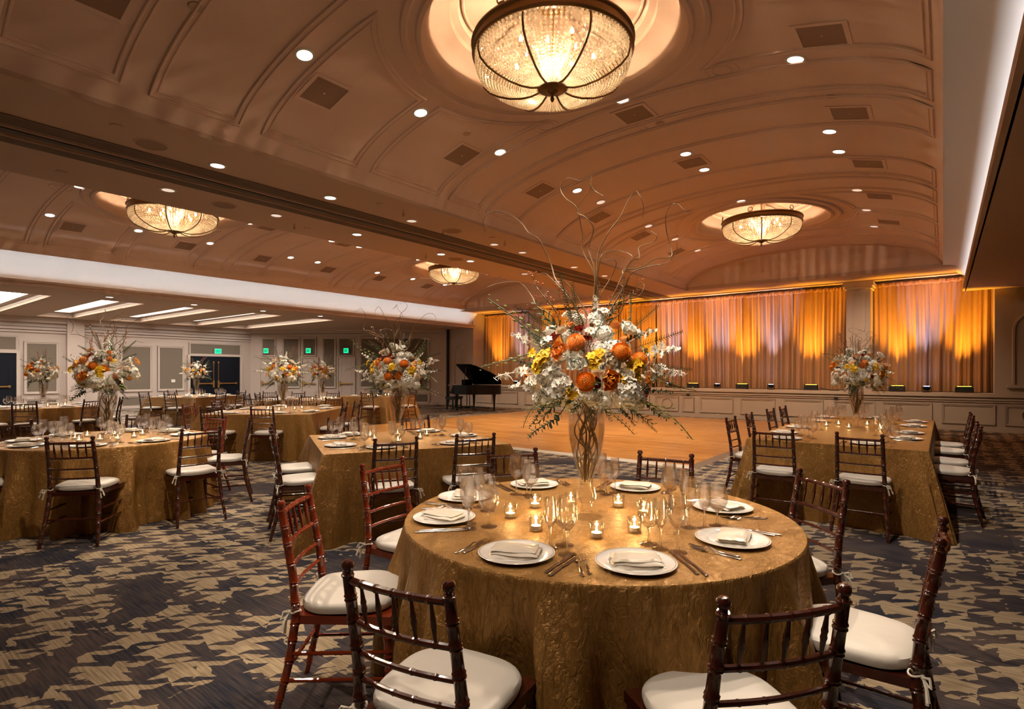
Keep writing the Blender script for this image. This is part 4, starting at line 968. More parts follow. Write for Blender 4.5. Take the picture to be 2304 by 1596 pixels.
VOT_C = MB().lathe([(.0001, .007), (.0215, .007), (.0215, .022), (.0205, .0215), (.0001, .020)], 18, caps=False).mesh('tealight', 'wax')
VOT_F = MB().lathe([(.0001, .021), (.0035, .026), (.0042, .032), (.0025, .041), (.0001, .050)], 8, caps=False).mesh('flame', 'flame')
def votive(x, y, where, group, lampe=0):
    o = mk('votive_candle', VOT_G, None, (x, y, .761)); tag(o, 'lit tealight, '+where, 'candle', group)
    mk('tealight', VOT_C, o); mk('flame', VOT_F, o)
    if lampe: lamp('candle_light', 'POINT', (x, y, .815), lampe, (1, .58, .2), size=.008)
def cutlery(x, y, dirx, diry, where, group, z=.7615):
    """dirx,diry: unit vector from the diner's seat to the table centre; forks on the diner's left"""
    rz = math.atan2(diry, dirx)-PI/2; rx, ry = diry, -dirx
    for off, me, nm, word in ((-.205, FORK, 'fork', 'outer silver fork'), (-.178, FORK, 'fork', 'inner silver fork'), (.180, KNIFE, 'knife', 'inner silver knife'), (.205, KNIFE, 'knife', 'outer silver knife')):
        jit = .012 if abs(off) > .2 else -.006
        o = mk(nm, me, None, (x+rx*off+dirx*jit*-1, y+ry*off+diry*jit*-1, z), rz+.04*(1 if off > 0 else -1)+(PI if nm == 'knife' else 0)*0)
        tag(o, '%s %s' % (word, where), 'cutlery', group)
def setting(x, y, dx, dy, where, tname, cut=True, nap_rz=.3, parts=False, glasses=None, full_rim=True):
    p = mk('dinner_plate', PLATE, None, (x, y, .761), 0, .91); tag(p, 'gold rimmed plate, %s' % where, 'plate', 'dinner plates on the '+tname)
    if full_rim: mk('gold_rim', RIMM, p)
    n = mk('napkin', NAP, None, (x-dx*.01, y-dy*.01, .7655), math.atan2(dy, dx)-PI/2+nap_rz, (1.3, 1.15, 1.15)); tag(n, 'folded napkin, %s' % where, 'napkin', 'napkins on the '+tname)
    if cut: cutlery(x, y, dx, dy, where, 'cutlery on the '+tname)
    if glasses is None:
        rx, ry = dy, -dx; gx, gy = x+dx*.20+rx*.13, y+dy*.20+ry*.13
        glasses = [('wine', gx, gy), ('water', gx-dx*.01+rx*.085, gy-dy*.02+ry*.085), ('white', gx+dx*.075+rx*.03, gy+dy*.075+ry*.03)]
    for kd, gx, gy in glasses: put_glass(kd, gx, gy, where, 'glasses on the '+tname, parts)
# ============================================================ FLOWERS
def petal(mb, M, L_, W_, curl, cup, nu=3, nv=4, tip=0.0, blunt=False):
    def fn(u, v):
        x = (u-.5)*2; wv = W_*(math.sin(PI*(.14+.68*v))**.6*(1-.35*v**6) if blunt else math.sin(PI*min(1, .12+.80*v))**.7); z = cup*(x*x)*W_-curl*v*v*L_
        return M @ Vector((x*wv, v*L_, z+tip*max(0, v-.7)))
    mb.grid(fn, nu, nv)
def rose_mesh(colr, seed=1):
    rnd = random.Random(seed); mb = MB()
    for k in range(22):     # petals stand up round the heart and open outwards; flower axis +Z, radius ~1
        t = k/21; a = k*2.399+rnd.uniform(-.1, .1); r = .05+.42*t; tilt = math.radians(86-62*t**1.3); L_ = .50+.35*t; W_ = .22+.34*t
        M = Matrix.Rotation(a, 4, 'Z') @ Matrix.Translation((0, r*.55, .10*(1-t))) @ Matrix.Rotation(tilt, 4, 'X')
        petal(mb, M, L_*.92, W_, -.30 if t < .5 else .10*t, .75, 4, 5, 0.0, True)
    mb.sphere((0, 0, .2), .16, 8, 5, 1.6)
    return mb.mesh('rose_'+colr, colr)
def dahlia_mesh(colr):
    mb = MB(); n = 190
    for k in range(n):
        z = 1-1.55*(k+.5)/n; r = math.sqrt(max(0, 1-z*z)); a = k*2.399963
        d = Vector((r*math.cos(a), r*math.sin(a), z)); q = d.to_track_quat('Z', 'Y').to_matrix().to_4x4()
        s = .085+.07*(1-max(0, z)); base = d*.80
        P = [(-s, 0, 0), (s, 0, 0), (s*.9, s*.2, .20), (0, s*.9, .24), (-s*.9, s*.2, .20), (0, -s*.7, .05)]
        mb.add([Matrix.Translation(base) @ q @ Vector(p) for p in P], [(0, 5, 1, 2, 3, 4)])
    mb.sphere((0, 0, 0), .80, 12, 8)
    return mb.mesh('dahlia_'+colr, colr)
def hydrangea_mesh(colr, n=64):
    mb = MB(); rnd = random.Random(7)
    for k in range(n):
        z = 1-1.5*(k+.5)/n; r = math.sqrt(max(0, 1-z*z)); a = k*2.399963; d = Vector((r*math.cos(a), r*math.sin(a), z*.82))
        q = d.to_track_quat('Z', 'Y').to_matrix().to_4x4(); M = Matrix.Translation(d*(.84+.22*rnd.random())) @ q @ Matrix.Rotation(rnd.uniform(0, 6), 4, 'Z') @ Matrix.Rotation(rnd.uniform(-.6, .6), 4, 'X')
        s = .15+.06*rnd.random()
        for p in range(4):
            c, s_n = math.cos(p*PI/2), math.sin(p*PI/2); R_ = Matrix.Rotation(p*PI/2, 4, 'Z')
            mb.add([M @ R_ @ Vector(v) for v in ((0, 0, 0), (s*.55, s*.35, .05), (s*.5, s*1.0, .02), (-s*.1+.0, s*1.05, .06), (-s*.45, s*.5, .05))], [(0, 1, 2, 3, 4)])
    mb.sphere((0, 0, 0), .78, 10, 7, .8)
    return mb.mesh('hydrangea_'+colr, colr)
def orchid_mesh(colr, heart, n=8, wide=.42):
    mb = MB(); rnd = random.Random(3)
    mb.tube([(0, 0, 0), (.03, .0, .35), (.0, .04, .75), (.10, .0, 1.1), (.22, 0, 1.35)], .018, 5)
    for k in range(n):
        t = (k+1)/n; c = Vector((.22*t*t+rnd.uniform(-.14, .14)*(1.2-t), rnd.uniform(-.14, .14)*(1.2-t), .15+1.15*t)); s = wide*(1-.55*t)*.6
        d = Vector((c.x, c.y, .15)).normalized() if k % 2 else Vector((rnd.uniform(-1, 1), rnd.uniform(-1, 1), .5)).normalized()
        q = d.to_track_quat('Z', 'Y').to_matrix().to_4x4()
        for p in range(6):
            M = Matrix.Translation(c+d*.04) @ q @ Matrix.Rotation(p*PI/3, 4, 'Z') @ Matrix.Rotation(.35, 4, 'X'); petal(mb, M, s, s*(.34 if p % 2 else .24), .25, .3, 2, 3)
        mb.cur = 1; mb.sphere(c+d*.07, s*.16, 5, 4); mb.cur = 0
    return mb.mesh('orchid_'+colr, [colr, heart])
def cluster_mesh(colr, heart, n=5):
    mb = MB(); rnd = random.Random(11)
    for k in range(n):
        a = k*2.4; r = .5*math.sqrt(k/n); c = Vector((r*math.cos(a)*1.2, r*math.sin(a)*1.2, .25-.2*r)); d = (c+Vector((0, 0, .5))).normalized(); q = d.to_track_quat('Z', 'Y').to_matrix().to_4x4()
        for p in range(6):
            M = Matrix.Translation(c) @ q @ Matrix.Rotation(p*PI/3+k, 4, 'Z') @ Matrix.Rotation(.45, 4, 'X'); petal(mb, M, .52, .20, .2, .3, 2, 3)
        mb.cur = 1; mb.sphere(c+d*.08, .07, 5, 4); mb.cur = 0
    return mb.mesh('blossoms_'+colr, [colr, heart])
def leafspray_mesh(round_=True):
    mb = MB(); pts = [Vector((.06*math.sin(t*5), .05*math.cos(t*4), t)) for t in [i/14 for i in range(15)]]
    mb.cur = 1; mb.tube(pts, .010, 4); mb.cur = 0; rnd = random.Random(5)
    for i in range(2, 15):
        for s in (-1, 1):
            a = i*1.3+(0 if s > 0 else PI); sz = (.085 if round_ else .10)*(1.15-i/22)*(.8+.4*rnd.random())
            M = Matrix.Translation(pts[i]) @ Matrix.Rotation(a, 4, 'Z') @ Matrix.Rotation(.7, 4, 'X')
            P = [(0, 0, 0)]+[(sz*(.75 if round_ else .3)*math.sin(q*PI/4), sz*(1-math.cos(q*PI/4))*(.8 if round_ else 1.3)+.02, .012*math.sin(q)) for q in range(1, 8)]
            mb.add([M @ Vector(p) for p in P], [tuple(range(8))])
    return mb.mesh('eucalyptus', ['leaf_eucalyptus' if round_ else 'leaf', 'stem'])
def fern_mesh():
    mb = MB(); pts = [Vector((.10*t*t, 0, t)) for t in [i/24 for i in range(25)]]
    mb.cur = 1; mb.tube(pts, .007, 4); mb.cur = 0
    for i in range(7, 25):
        for s in (-1, 1):
            L_ = .095*(1.25-i/25)+.02; d = Vector((.25, s*.8, .55)).normalized()*L_; b_ = pts[i]; n = Vector((1, 0, 0))*.005+Vector((0, 0, .006))
            mb.add([b_-n, b_+n, b_+d*.6+n, b_+d, b_+d*.6-n], [(0, 1, 2, 3, 4)])
    return mb.mesh('fern_frond', ['leaf', 'stem'])
def budstem_mesh():
    mb = MB(); pts = [Vector((.28*t*t, .03*math.sin(t*7), t)) for t in [i/16 for i in range(17)]]
    mb.cur = 1; mb.tube(pts, .009, 4); mb.cur = 0
    for i in range(4, 17):
        s = 1 if i % 2 else -1; c = pts[i]+Vector((.02, s*.05, .0)); r = .030*(1.2-i/20); mb.lathe([(.0001, -r*1.5), (r*.8, -r*.5), (r*.7, r*.6), (.0001, r*1.5)], 6, c, False)
    return mb.mesh('bud_stem', ['bud_green', 'stem'])
def berry_mesh():
    mb = MB(); rnd = random.Random(9); pts = [Vector((.05*math.sin(t*6), .04*math.cos(t*7), t)) for t in [i/12 for i in range(13)]]
    mb.cur = 1; mb.tube(pts, .008, 4)
    for i in range(4, 13):
        for _ in range(2):
            d = Vector((rnd.uniform(-1, 1), rnd.uniform(-1, 1), rnd.uniform(.2, 1))).normalized()*rnd.uniform(.05, .11); mb.cur = 1; mb.tube([pts[i], pts[i]+d], .004, 3); mb.cur = 0; mb.sphere(pts[i]+d, .0125, 6, 4)
    return mb.mesh('berry_twig', ['berry', 'willow'])
FM = {'rw': rose_mesh('petal_white'), 'rc': rose_mesh('petal_cream', 2), 'ro': rose_mesh('petal_peach', 3), 'rr': rose_mesh('petal_red', 4), 'rg': rose_mesh('petal_orange', 5),
      'd': dahlia_mesh('petal_orange'), 'dp': dahlia_mesh('petal_peach'), 'h': hydrangea_mesh('petal_white', 120), 'hc': hydrangea_mesh('petal_cream', 100),
      'ow': orchid_mesh('petal_white', 'flower_heart'), 'oy': cluster_mesh('petal_yellow', 'flower_heart'), 'wl': cluster_mesh('petal_white', 'petal_yellow', 6),
      'e': leafspray_mesh(), 'l': leafspray_mesh(False), 'f': fern_mesh(), 'b': budstem_mesh(), 'y': berry_mesh()}
FN = {'rw': 'rose', 'rc': 'rose', 'ro': 'rose', 'rr': 'rose', 'rg': 'rose', 'd': 'dahlia', 'dp': 'dahlia', 'h': 'hydrangea', 'hc': 'hydrangea', 'ow': 'orchid_spray', 'oy': 'orchid_blossoms', 'wl': 'lily_blossoms', 'e': 'eucalyptus_sprig', 'l': 'leafy_sprig', 'f': 'fern_frond', 'b': 'bud_stem', 'y': 'berry_twig'}
def smooth_path(P, k=5):
    P = [Vector(p) for p in P]; out = []
    for i in range(len(P)-1):
        a, b_, c, d = P[max(0, i-1)], P[i], P[i+1], P[min(len(P)-1, i+2)]
        for q in range(k):
            t = q/k; out.append(.5*((2*b_)+(c-a)*t+(2*a-5*b_+4*c-d)*t*t+(3*b_-a-3*c+d)*t**3))
    out.append(P[-1]); return out
VPRO = [(.0735, 0), (.0735, .004), (.055, .010), (.036, .016), (.028, .030), (.028, .066), (.034, .076), (.046, .088), (.048, .105), (.042, .130), (.032, .155), (.034, .185), (.048, .235), (.068, .300), (.082, .365), (.0865, .420), (.0855, .470), (.080, .512)]
VASE = MB().lathe([(.0001, 0)]+VPRO[:6]+[(.034, .076), (.046, .088), (.048, .105), (.042, .130), (.032, .155), (.034, .185), (.048, .235), (.068, .300), (.082, .365), (.0865, .420), (.0855, .470), (.080, .512), (.0785, .5135), (.077, .512)]+[(q-.003, z) for q, z in VPRO[::-1][1:] if z > .15]+[(.0001, .150)], 40, caps=False).mesh('vase', 'vase_solid')
WATER = MB().lathe([(.0001, .152)]+[(r-.0045, z) for r, z in VPRO if .154 < z < .44]+[(.0805, .44), (.0001, .44)], 32, caps=False).mesh('water', 'water')
def stems_mesh(seed):
    rnd = random.Random(seed); mb = MB()
    def rad(z):
        for (r0, z0), (r1, z1) in zip(VPRO, VPRO[1:]):
            if z <= z1: return r0+(r1-r0)*(z-z0)/(z1-z0)
        return .08
    for k in range(15):
        a = rnd.uniform(0, 6.28); pts = []; sp = rnd.uniform(-2.5, 2.5); ph = rnd.uniform(0, 6); zb = rnd.choice((.165, .17, .2, .18))
        for i in range(22):
            t = i/21; z = zb+(.56-zb)*t; R_ = (rad(z)-.008)*(.55+.38*math.sin(t*5+ph)); aa = a+sp*t+.5*math.sin(t*9+ph); pts.append((R_*math.cos(aa), R_*math.sin(aa), z))
        mb.tube(pts, .0028+.0018*rnd.random(), 5)
    return mb.mesh('willow_stems', 'willow')
STEMS = stems_mesh(2)
UF = Vector((-math.sin(YAW), math.cos(YAW), 0)); UR = Vector((math.cos(YAW), math.sin(YAW), 0))
K = .00211
def bouquet(x, y, label, blabel, layout, seed, rot=0.0, scale=1.0, sparse=1.0, z=.76):
    v = mk('glass_vase', VASE, None, (x, y, z+.001)); tag(v, label, 'vase', 'tall glass centrepiece vases'); mk('water', WATER, v)
    o = empty('flower_bouquet', (x, y, z+.001+.515)); tag(o, blabel, 'flowers', 'tall flower centrepieces'); mk('willow_stems', STEMS, o, (0, 0, -.515), rot)
    rnd = random.Random(seed); Rm = Matrix.Rotation(rot, 4, 'Z')
    for it in layout:
        kd, px, py, wcm, dia = it[:5]; p = UR*(px*K*.96)+Vector((0, 0, (py+(10 if py < 60 else 0))*K))-UF*(wcm/100)
        dirv = it[5] if len(it) > 5 else None
        if rnd.random() > sparse: continue
        c0 = -UF*.04+Vector((0, 0, .14)); d = (p-c0).normalized() if dirv is None else (UR*dirv[0]+Vector((0, 0, dirv[1]))-UF*dirv[2]).normalized()
        if seed: p = p*rnd.uniform(.92, 1.06)
        q = (Rm @ d).to_track_quat('Z', 'Y'); o2 = mk(FN[kd], FM[kd], o, Rm @ p, rot=q.to_euler(), scale=dia*K*(.46 if kd in ('d', 'dp') else .42 if kd in ('h', 'hc') else .5 if kd in ('oy', 'wl') else .55 if kd[0] == 'r' else 1.0))
        if seed == 0 or True:
            o2.rotation_euler.rotate_axis('Z', rnd.uniform(0, 6.28)) if kd not in ('f',) else None
    return o, Rm
# px/py offsets in layout units (1 unit = 2.1 mm) measured from the vase mouth, then depth toward the viewer in cm, size in units
FRONT = [('dp', -36, 144, 20, 42), ('d', 57, 123, 25, 44), ('d', -20, 63, 27, 42), ('d', 102, 108, 20, 38), ('dp', 78, 150, 10, 26), ('ro', -69, 124, 22, 46), ('rg', 31, 66, 26, 48), ('rc', -60, 168, 12, 36), ('rr', -25, 170, 14, 28), ('rr', -75, 155, 10, 34), ('rr', -10, 150, 12, 26),
    ('rw', 72, 166, 18, 54), ('rw', -36, 98, 24, 46), ('rc', 32, 104, 25, 46), ('rw', -50, 120, 17, 36),
    ('h', 68, 34, 22, 84), ('h', -76, 40, 14, 90), ('h', 20, 200, 4, 46), ('h', 30, 165, 10, 56), ('h', 22, 130, 14, 50), ('h', -98, 78, 16, 60), ('h', 105, 8, 12, 50), ('h', -40, 2, 6, 56), ('h', 5, 20, 16, 50), ('hc', -90, 105, 10, 44), ('hc', 112, 60, 8, 50), ('h', 52, 128, 15, 60),
    ('wl', -125, 60, 14, 46), ('wl', -112, 88, 15, 42), ('wl', -98, 146, 12, 42), ('wl', -78, 92, 20, 34), ('wl', 36, 212, 6, 44), ('wl', 20, 185, 8, 44), ('wl', 135, 75, 12, 40), ('wl', 120, 118, 12, 44), ('wl', 118, 92, 12, 36), ('wl', 45, 45, 26, 34), ('wl', -132, 38, 10, 34),
    ('ow', 118, 112, 8, 58, (1, .45, .3)), ('ow', 140, 130, 4, 50, (1, .25, .2)), ('ow', -115, 140, 8, 50, (-1, .5, .3)), ('ow', -120, 55, 10, 46, (-1, -.4, .4)), ('ow', 20, 190, 4, 46, (.1, 1, .1)), ('ow', 95, 150, 6, 46, (.9, .6, .2)),
    ('oy', -108, 108, 17, 56), ('oy', -2, 106, 26, 46), ('oy', 82, 90, 22, 56), ('oy', -88, 122, 18, 44), ('oy', -58, 18, 16, 44), ('oy', 90, 70, 22, 40), ('ro', 130, 62, 12, 24), ('rg', -135, 72, 6, 30), ('rr', 125, 30, 8, 28), ('rg', 125, 56, 12, 26),
    ('e', -90, 10, 10, 70, (-1, -1.1, .2)), ('e', -60, 0, 14, 100, (-1, -1.0, .2)), ('e', -110, 100, 2, 70, (-1, .1, .0)), ('e', 110, 40, 10, 70, (1, -.25, .4)), ('e', 100, 20, 6, 86, (1, -.6, .2)), ('e', 125, 55, 2, 64, (1, .15, .3)), ('e', 60, 0, 12, 54, (.8, -.9, .3)), ('l', 0, 0, 12, 46, (-.1, -.5, .7)), ('l', 20, 0, 14, 48, (.4, -.5, .7)), ('l', -20, 5, 12, 46, (-.5, -.2, .8)), ('l', 0, 30, 18, 40, (.1, .2, 1)), ('l', -10, 90, 20, 40, (-.1, .6, .7)),
    ('f', -70, 150, 0, 110, (-1, .62, 0)), ('f', -60, 170, 2, 120, (-1, .55, .1)), ('f', 70, 150, 0, 130, (1, .85, 0)), ('f', 90, 130, 4, 130, (1, .35, .1)), ('f', 105, 100, 8, 120, (1, -.1, .2)), ('f', 110, 80, 6, 100, (1, -.35, .2)), ('f', -10, 150, 4, 130, (-.2, 1, 0)), ('f', -20, 160, 2, 150, (-.35, 1, .1)), ('f', 10, 150, 0, 130, (.15, 1, 0)), ('f', -5, 130, 14, 90, (.3, .9, .5)), ('f', 20, 150, 14, 60, (1, .5, .3)), ('f', 90, 0, 4, 90, (1, -.9, .1)),
    ('b', -80, 150, 6, 170, (-1, .42, .1)), ('b', -90, 120, 6, 150, (-1, .05, .1)), ('b', 80, 130, 2, 130, (.45, 1, 0)), ('b', 120, 80, 8, 120, (1, -.3, .3)), ('b', 110, 20, 8, 140, (1, -.45, .2)), ('b', 40, 0, 14, 80, (.6, -1, .3)), ('b', -100, 30, 8, 90, (-.7, -.9, .2)), ('b', 60, 10, 12, 60, (.5, -1, .2)),
    ('y', -50, 150, 2, 170, (-.45, 1, 0)), ('y', 30, 180, 0, 130, (.5, 1, .1)), ('y', -30, 150, 0, 130, (-.25, 1, .1)), ('y', 40, 170, -2, 150, (.6, .9, 0)), ('y', -70, 170, 0, 90, (-1, .9, .1)), ('y', 10, 170, 2, 110, (.1, 1, 0))]
_r = random.Random(77)
FRONT += [(_r.choice(('l', 'e', 'l')), _r.uniform(-110, 110), _r.uniform(10, 150), _r.uniform(6, 20), _r.uniform(34, 50)) for _ in range(22)]
FRONT += [('oy', -118, 95, 20, 44), ('oy', 12, 118, 24, 36), ('oy', 98, 98, 22, 42), ('oy', -45, 30, 22, 34), ('wl', 60, 75, 24, 34), ('wl', -62, 60, 24, 36), ('dp', 60, 185, 8, 24), ('ro', -48, 178, 10, 30), ('rr', 5, 60, 22, 26), ('wl', 0, 170, 12, 36), ('wl', -20, 40, 26, 30)]
FRONT += [('oy', 118, 128, 12, 40), ('oy', -128, 120, 12, 40), ('oy', 60, 60, 26, 34), ('b', -60, 20, 16, 90, (-1, -.6, .4)), ('b', 90, 20, 14, 90, (1, -.6, .4)), ('l', -70, 10, 12, 70, (-1, -.9, .3)), ('l', 80, 5, 12, 70, (1, -.9, .3)), ('l', -60, 165, 4, 90, (-.8, 1, .1)), ('l', 30, 170, 4, 90, (.5, 1, .1)), ('ow', -130, 80, 8, 60, (-1, .05, .3)), ('ow', 130, 85, 8, 60, (1, .1, .3))]
BACK = [(k, -a, b_, -w_*.8, s)+((-(d[0][0]), d[0][1], -d[0][2]),) if d else (k, -a, b_, -w_*.8, s) for (k, a, b_, w_, s, *d) in FRONT if k in ('h', 'rw', 'ro', 'd', 'wl', 'oy', 'e', 'hc')][:26]
BR = [[(555, 985), (500, 820), (465, 755), (390, 710), (350, 630), (290, 560), (190, 565), (105, 588)],
      [(690, 980), (640, 800), (560, 650), (490, 560), (465, 460), (400, 335), (340, 300), (300, 230), (220, 165), (130, 170), (85, 215), (90, 270)],
      [(690, 900), (700, 620), (690, 520), (640, 400), (635, 300), (600, 180), (540, 120), (515, 50), (545, 5), (615, 35)],
      [(670, 900), (700, 560), (680, 440), (670, 380), (690, 290), (640, 235), (605, 200), (610, 160), (660, 95), (672, 10)], [(672, 40), (700, 75), (755, 85)],
      [(680, 900), (715, 520), (730, 400), (780, 300), (840, 220), (880, 140), (925, 75), (940, 115), (965, 165), (970, 215)],
      [(700, 950), (790, 800), (860, 720), (860, 560), (870, 500), (960, 485), (1050, 440), (1130, 430), (1150, 370), (1125, 270), (1110, 190), (1150, 125), (1200, 110), (1235, 150), (1258, 160)],
      [(720, 850), (870, 600), (900, 530), (1000, 495), (1100, 470), (1140, 420), (1130, 375)], [(700, 800), (720, 520), (740, 430), (800, 400), (860, 400), (905, 440), (870, 500)],
      [(740, 800), (880, 490), (950, 440), (960, 370), (1030, 350), (1045, 320), (1020, 280)], [(640, 800), (560, 660), (470, 540), (430, 505), (380, 520)], [(690, 800), (740, 640), (790, 560), (820, 480), (800, 455), (760, 450)],
      [(680, 800), (600, 640), (520, 560), (500, 540)], [(700, 850), (840, 690), (950, 650), (985, 590), (980, 560)]]
def branches(o, Rm, seed, n=None, tall=1.0):
    rnd = random.Random(seed)
    for i, P in enumerate(BR[:n] if n else BR):
        pts = []; w0 = rnd.uniform(-.16, .16)
        for k, (a, b_) in enumerate(P):
            px, py = 1050+a/2.455-1318, -(400+b_/2.455-920); t = k/len(P)
            if seed: px *= (-1 if seed % 2 else 1)*(.8+.1*(seed % 3)); py = 60+(py-60)*tall
            pts.append(Rm @ (UR*(px*K)+Vector((0, 0, py*K))+UF*(w0*t+.03*math.sin(k*1.7+i))))
        pts = smooth_path(pts, 5); m_ = len(pts)
        mk('willow_branch', MB().tube(pts, [.0037*(1-.72*j/m_) for j in range(m_)], 6).mesh('willow_branch', 'willow'), o)

# ============================================================ LAY OUT THE TABLES
def nm_round(ang):
    return None
# --- table 1: foreground round table
T1 = (-1.34, 2.385)
round_cloth('round_table', .915, 3, 'large round table in front with gold crinkled cloth to the floor', (*T1, 0))
TN = 'front round table'
c1 = [((-1.16, .98), 101, 'back to us at the lower left of the front round table'), ((-2.27, 1.35), 40, 'half turned at the left edge of the front round table', 1), ((-2.68, 2.17), 7, 'glossy, between the front round and middle square tables', 1), ((-2.38, 3.06), -38, 'behind the tall glasses on the far left side of the front round table'),
      ((-1.46, 3.54), -81, 'only its back seen, behind the front round table by the dance floor'), ((-.5, 3.29), -132, 'on the far right side of the front round table, before the long table'), ((0.0, 2.41), 179, 'seen edge on at the right of the front round table'), ((-.30, 1.47), 141, 'back to us at the lower right of the front round table')]
for q in c1: chair(q[0][0], q[0][1], q[1], q[2], 'chairs round the front table', len(q) > 3)
s1 = [((-1.27, 1.66), 'front left', .35), ((-.87, 1.84), 'front centre', -.1), ((-.68, 2.34), 'front right', .25), ((-.88, 2.86), 'far right', .3), ((-1.44, 3.04), 'at the back, nearest the dance floor', .1), ((-1.96, 2.74), 'at the back, left of the vase', -.1), ((-2.07, 2.24), 'far left', .5), ((-1.85, 1.86), 'at the left edge', .9)]
g1 = {0: [('white', -1.21, 1.80), ('water', -1.19, 1.87), ('wine', -1.12, 1.78)], 1: [('water', -.93, 2.09), ('white', -.87, 2.06), ('wine', -.80, 2.06)], 2: [('white', -.83, 2.45), ('water', -.80, 2.53), ('wine', -.89, 2.42)], 3: [('wine', -1.10, 2.72), ('white', -1.04, 2.75), ('water', -1.13, 2.80)],
      4: [('wine', -1.56, 2.84), ('water', -1.50, 2.79), ('white', -1.48, 2.86)], 5: [('wine', -1.90, 2.48), ('white', -1.84, 2.50), ('water', -1.79, 2.47)], 6: [('white', -1.87, 2.13), ('wine', -1.90, 2.06), ('water', -1.79, 2.10)], 7: [('wine', -1.65, 1.81), ('water', -1.60, 1.89), ('white', -1.70, 1.87)]}
for i, ((x, y), wh, nr) in enumerate(s1):
    d = Vector((T1[0]-x, T1[1]-y)).normalized(); setting(x, y, d.x, d.y, wh+' of the '+TN if not wh.startswith('at') else wh+', on the '+TN, TN, True, nr, True, g1[i])
v1 = [((-1.62, 2.07), 'left front of the vase'), ((-1.64, 2.30), 'left of the vase'), ((-1.40, 1.97), 'behind the slim glass before the vase'), ((-1.14, 2.04), 'nearest the front plates'), ((-1.05, 2.21), 'beside the round goblets'), ((-1.31, 2.57), 'right behind the vase'), ((-1.14, 2.50), 'seen through the goblets'), ((-1.52, 2.45), 'close against the vase foot')]
for (x, y), wh in v1: votive(x, y, wh+' on the '+TN, 'candles on the '+TN, .22)
o, Rm = bouquet(-1.34, 2.30, 'tall clear footed vase with twisted stems on the front round table', 'large white, orange and yellow bouquet with curly branches, front round table', FRONT+BACK, 0)
branches(o, Rm, 0)

def rect_table(cx, cy, rz_deg, hx, hy, tn, label, sides, seed, seams=(), far=False, cut=True, vase=None, chair_group=None):
    """sides: list of (side, offset along, chair label or None, red, place label or None); side 'S','N','W','E' in table axes"""
    rz = math.radians(rz_deg); rect_cloth('banquet_table', hx, hy, seed, label, (cx, cy, 0), rz, seams)
    cr, sr_ = math.cos(rz), math.sin(rz)
    W_ = lambda x, y: (cx+x*cr-y*sr_, cy+x*sr_+y*cr)
    D = {'S': (0, -1), 'N': (0, 1), 'W': (-1, 0), 'E': (1, 0)}
    for sd, off, cl_, red, plb in sides:
        dx, dy = D[sd]; half = hy if dx == 0 else hx; tx, ty = (1, 0) if dx == 0 else (0, 1)
        ox, oy = dx*cr-dy*sr_, dx*sr_+dy*cr
        if cl_:
            X_, Y_ = W_(dx*(half+.39)+tx*off, dy*(half+.39)+ty*off); chair(X_, Y_, math.degrees(math.atan2(-oy, -ox))+random.Random(off*7+cx).uniform(-4, 4), cl_, chair_group or 'chairs at the '+tn, red)
        if plb:
            X_, Y_ = W_(dx*(half-.20)+tx*off, dy*(half-.20)+ty*off); setting(X_, Y_, -ox, -oy, plb+' of the '+tn, tn, cut, .2+random.Random(off*3+cy).uniform(-.4, .4), not far, None, not far)
    for k, a in enumerate((20, 75, 140, 200, 260, 320)):
        r = (.26, .34, .28, .33, .27, .36)[k]; wv = Vector(vase or (cx, cy)); votive(wv.x+r*math.cos(math.radians(a)), wv.y+r*math.sin(math.radians(a)), '%s candle around the vase of the %s' % (('right', 'upper right', 'far left', 'left', 'front', 'front right')[k], tn), 'candles on the '+tn)
# --- table 2: long double table at right
T2n = 'long double table'
sd = [('S', -.42, 'back to us at the near end of the long double table, left one', 0, 'left place at the near end'), ('S', .28, 'back to us at the near end of the long double table, right one', 0, 'right place at the near end')]
for off, o_ in ((-1.20, 'first from us'), (-.41, 'second from us'), (.72, 'third from us'), (1.52, 'farthest from us')): sd.append(('W', off, '%s on the dance floor side of the long double table' % o_, 0, '%s on the dance floor side' % o_))
for off, o_ in ((-1.05, 'first from us'), (-.37, 'second from us'), (.65, 'third from us'), (1.40, 'farthest from us')): sd.append(('E', off, '%s on the outer side of the long double table' % o_, 0, '%s on the outer side' % o_))
sd.append(('N', .1, None, 0, 'middle place at the stage end'))
rect_table(-.86, 8.05, 0, .76, 1.97, T2n, 'long double banquet table under gold satin cloths with a centre seam, beside the dance floor', sd, 5, ((0, -1, 0.0),), vase=(-.86, 8.12))
o, Rm = bouquet(-.86, 8.12, 'footed glass vase with amber stems on the long double table', 'white, yellow and orange bouquet on the long double table before the drapes', FRONT+BACK, 4, .25, sparse=.9); branches(o, Rm, 4, 9, .62)
# --- table 3: middle square table (rotated)
T3n = 'middle square table'
rect_table(-4.40, 3.83, 62, .86, .78, T3n, 'square banquet table under a gold cloth with deep corner folds, between the two round tables',
    [('S', -.33, 'back to us at the middle square table, just behind a glossy red one', 0, 'left place at the near edge'), ('S', .36, 'back to us at the middle square table, its right one', 0, 'right place at the near edge'),
     ('W', -.30, 'nearer of two at the left side of the middle square table', 0, 'nearer place at the left side'), ('W', .38, 'farther of two at the left side of the middle square table', 0, 'farther place at the left side'),
     ('N', -.45, 'seat showing behind the goblets of the middle square table', 0, 'left place at the far edge'), ('N', .42, 'behind the vase of the middle square table', 0, 'right place at the far edge'), ('E', .0, None, 0, 'place nearest the dance floor')], 8, vase=(-4.5, 3.84))
o, Rm = bouquet(-4.5, 3.84, 'straight looking glass vase of willow stems on the middle square table', 'white and orange bouquet with a white spire on the middle square table', FRONT+BACK, 7, .0, sparse=.9); branches(o, Rm, 3, 9, .8)
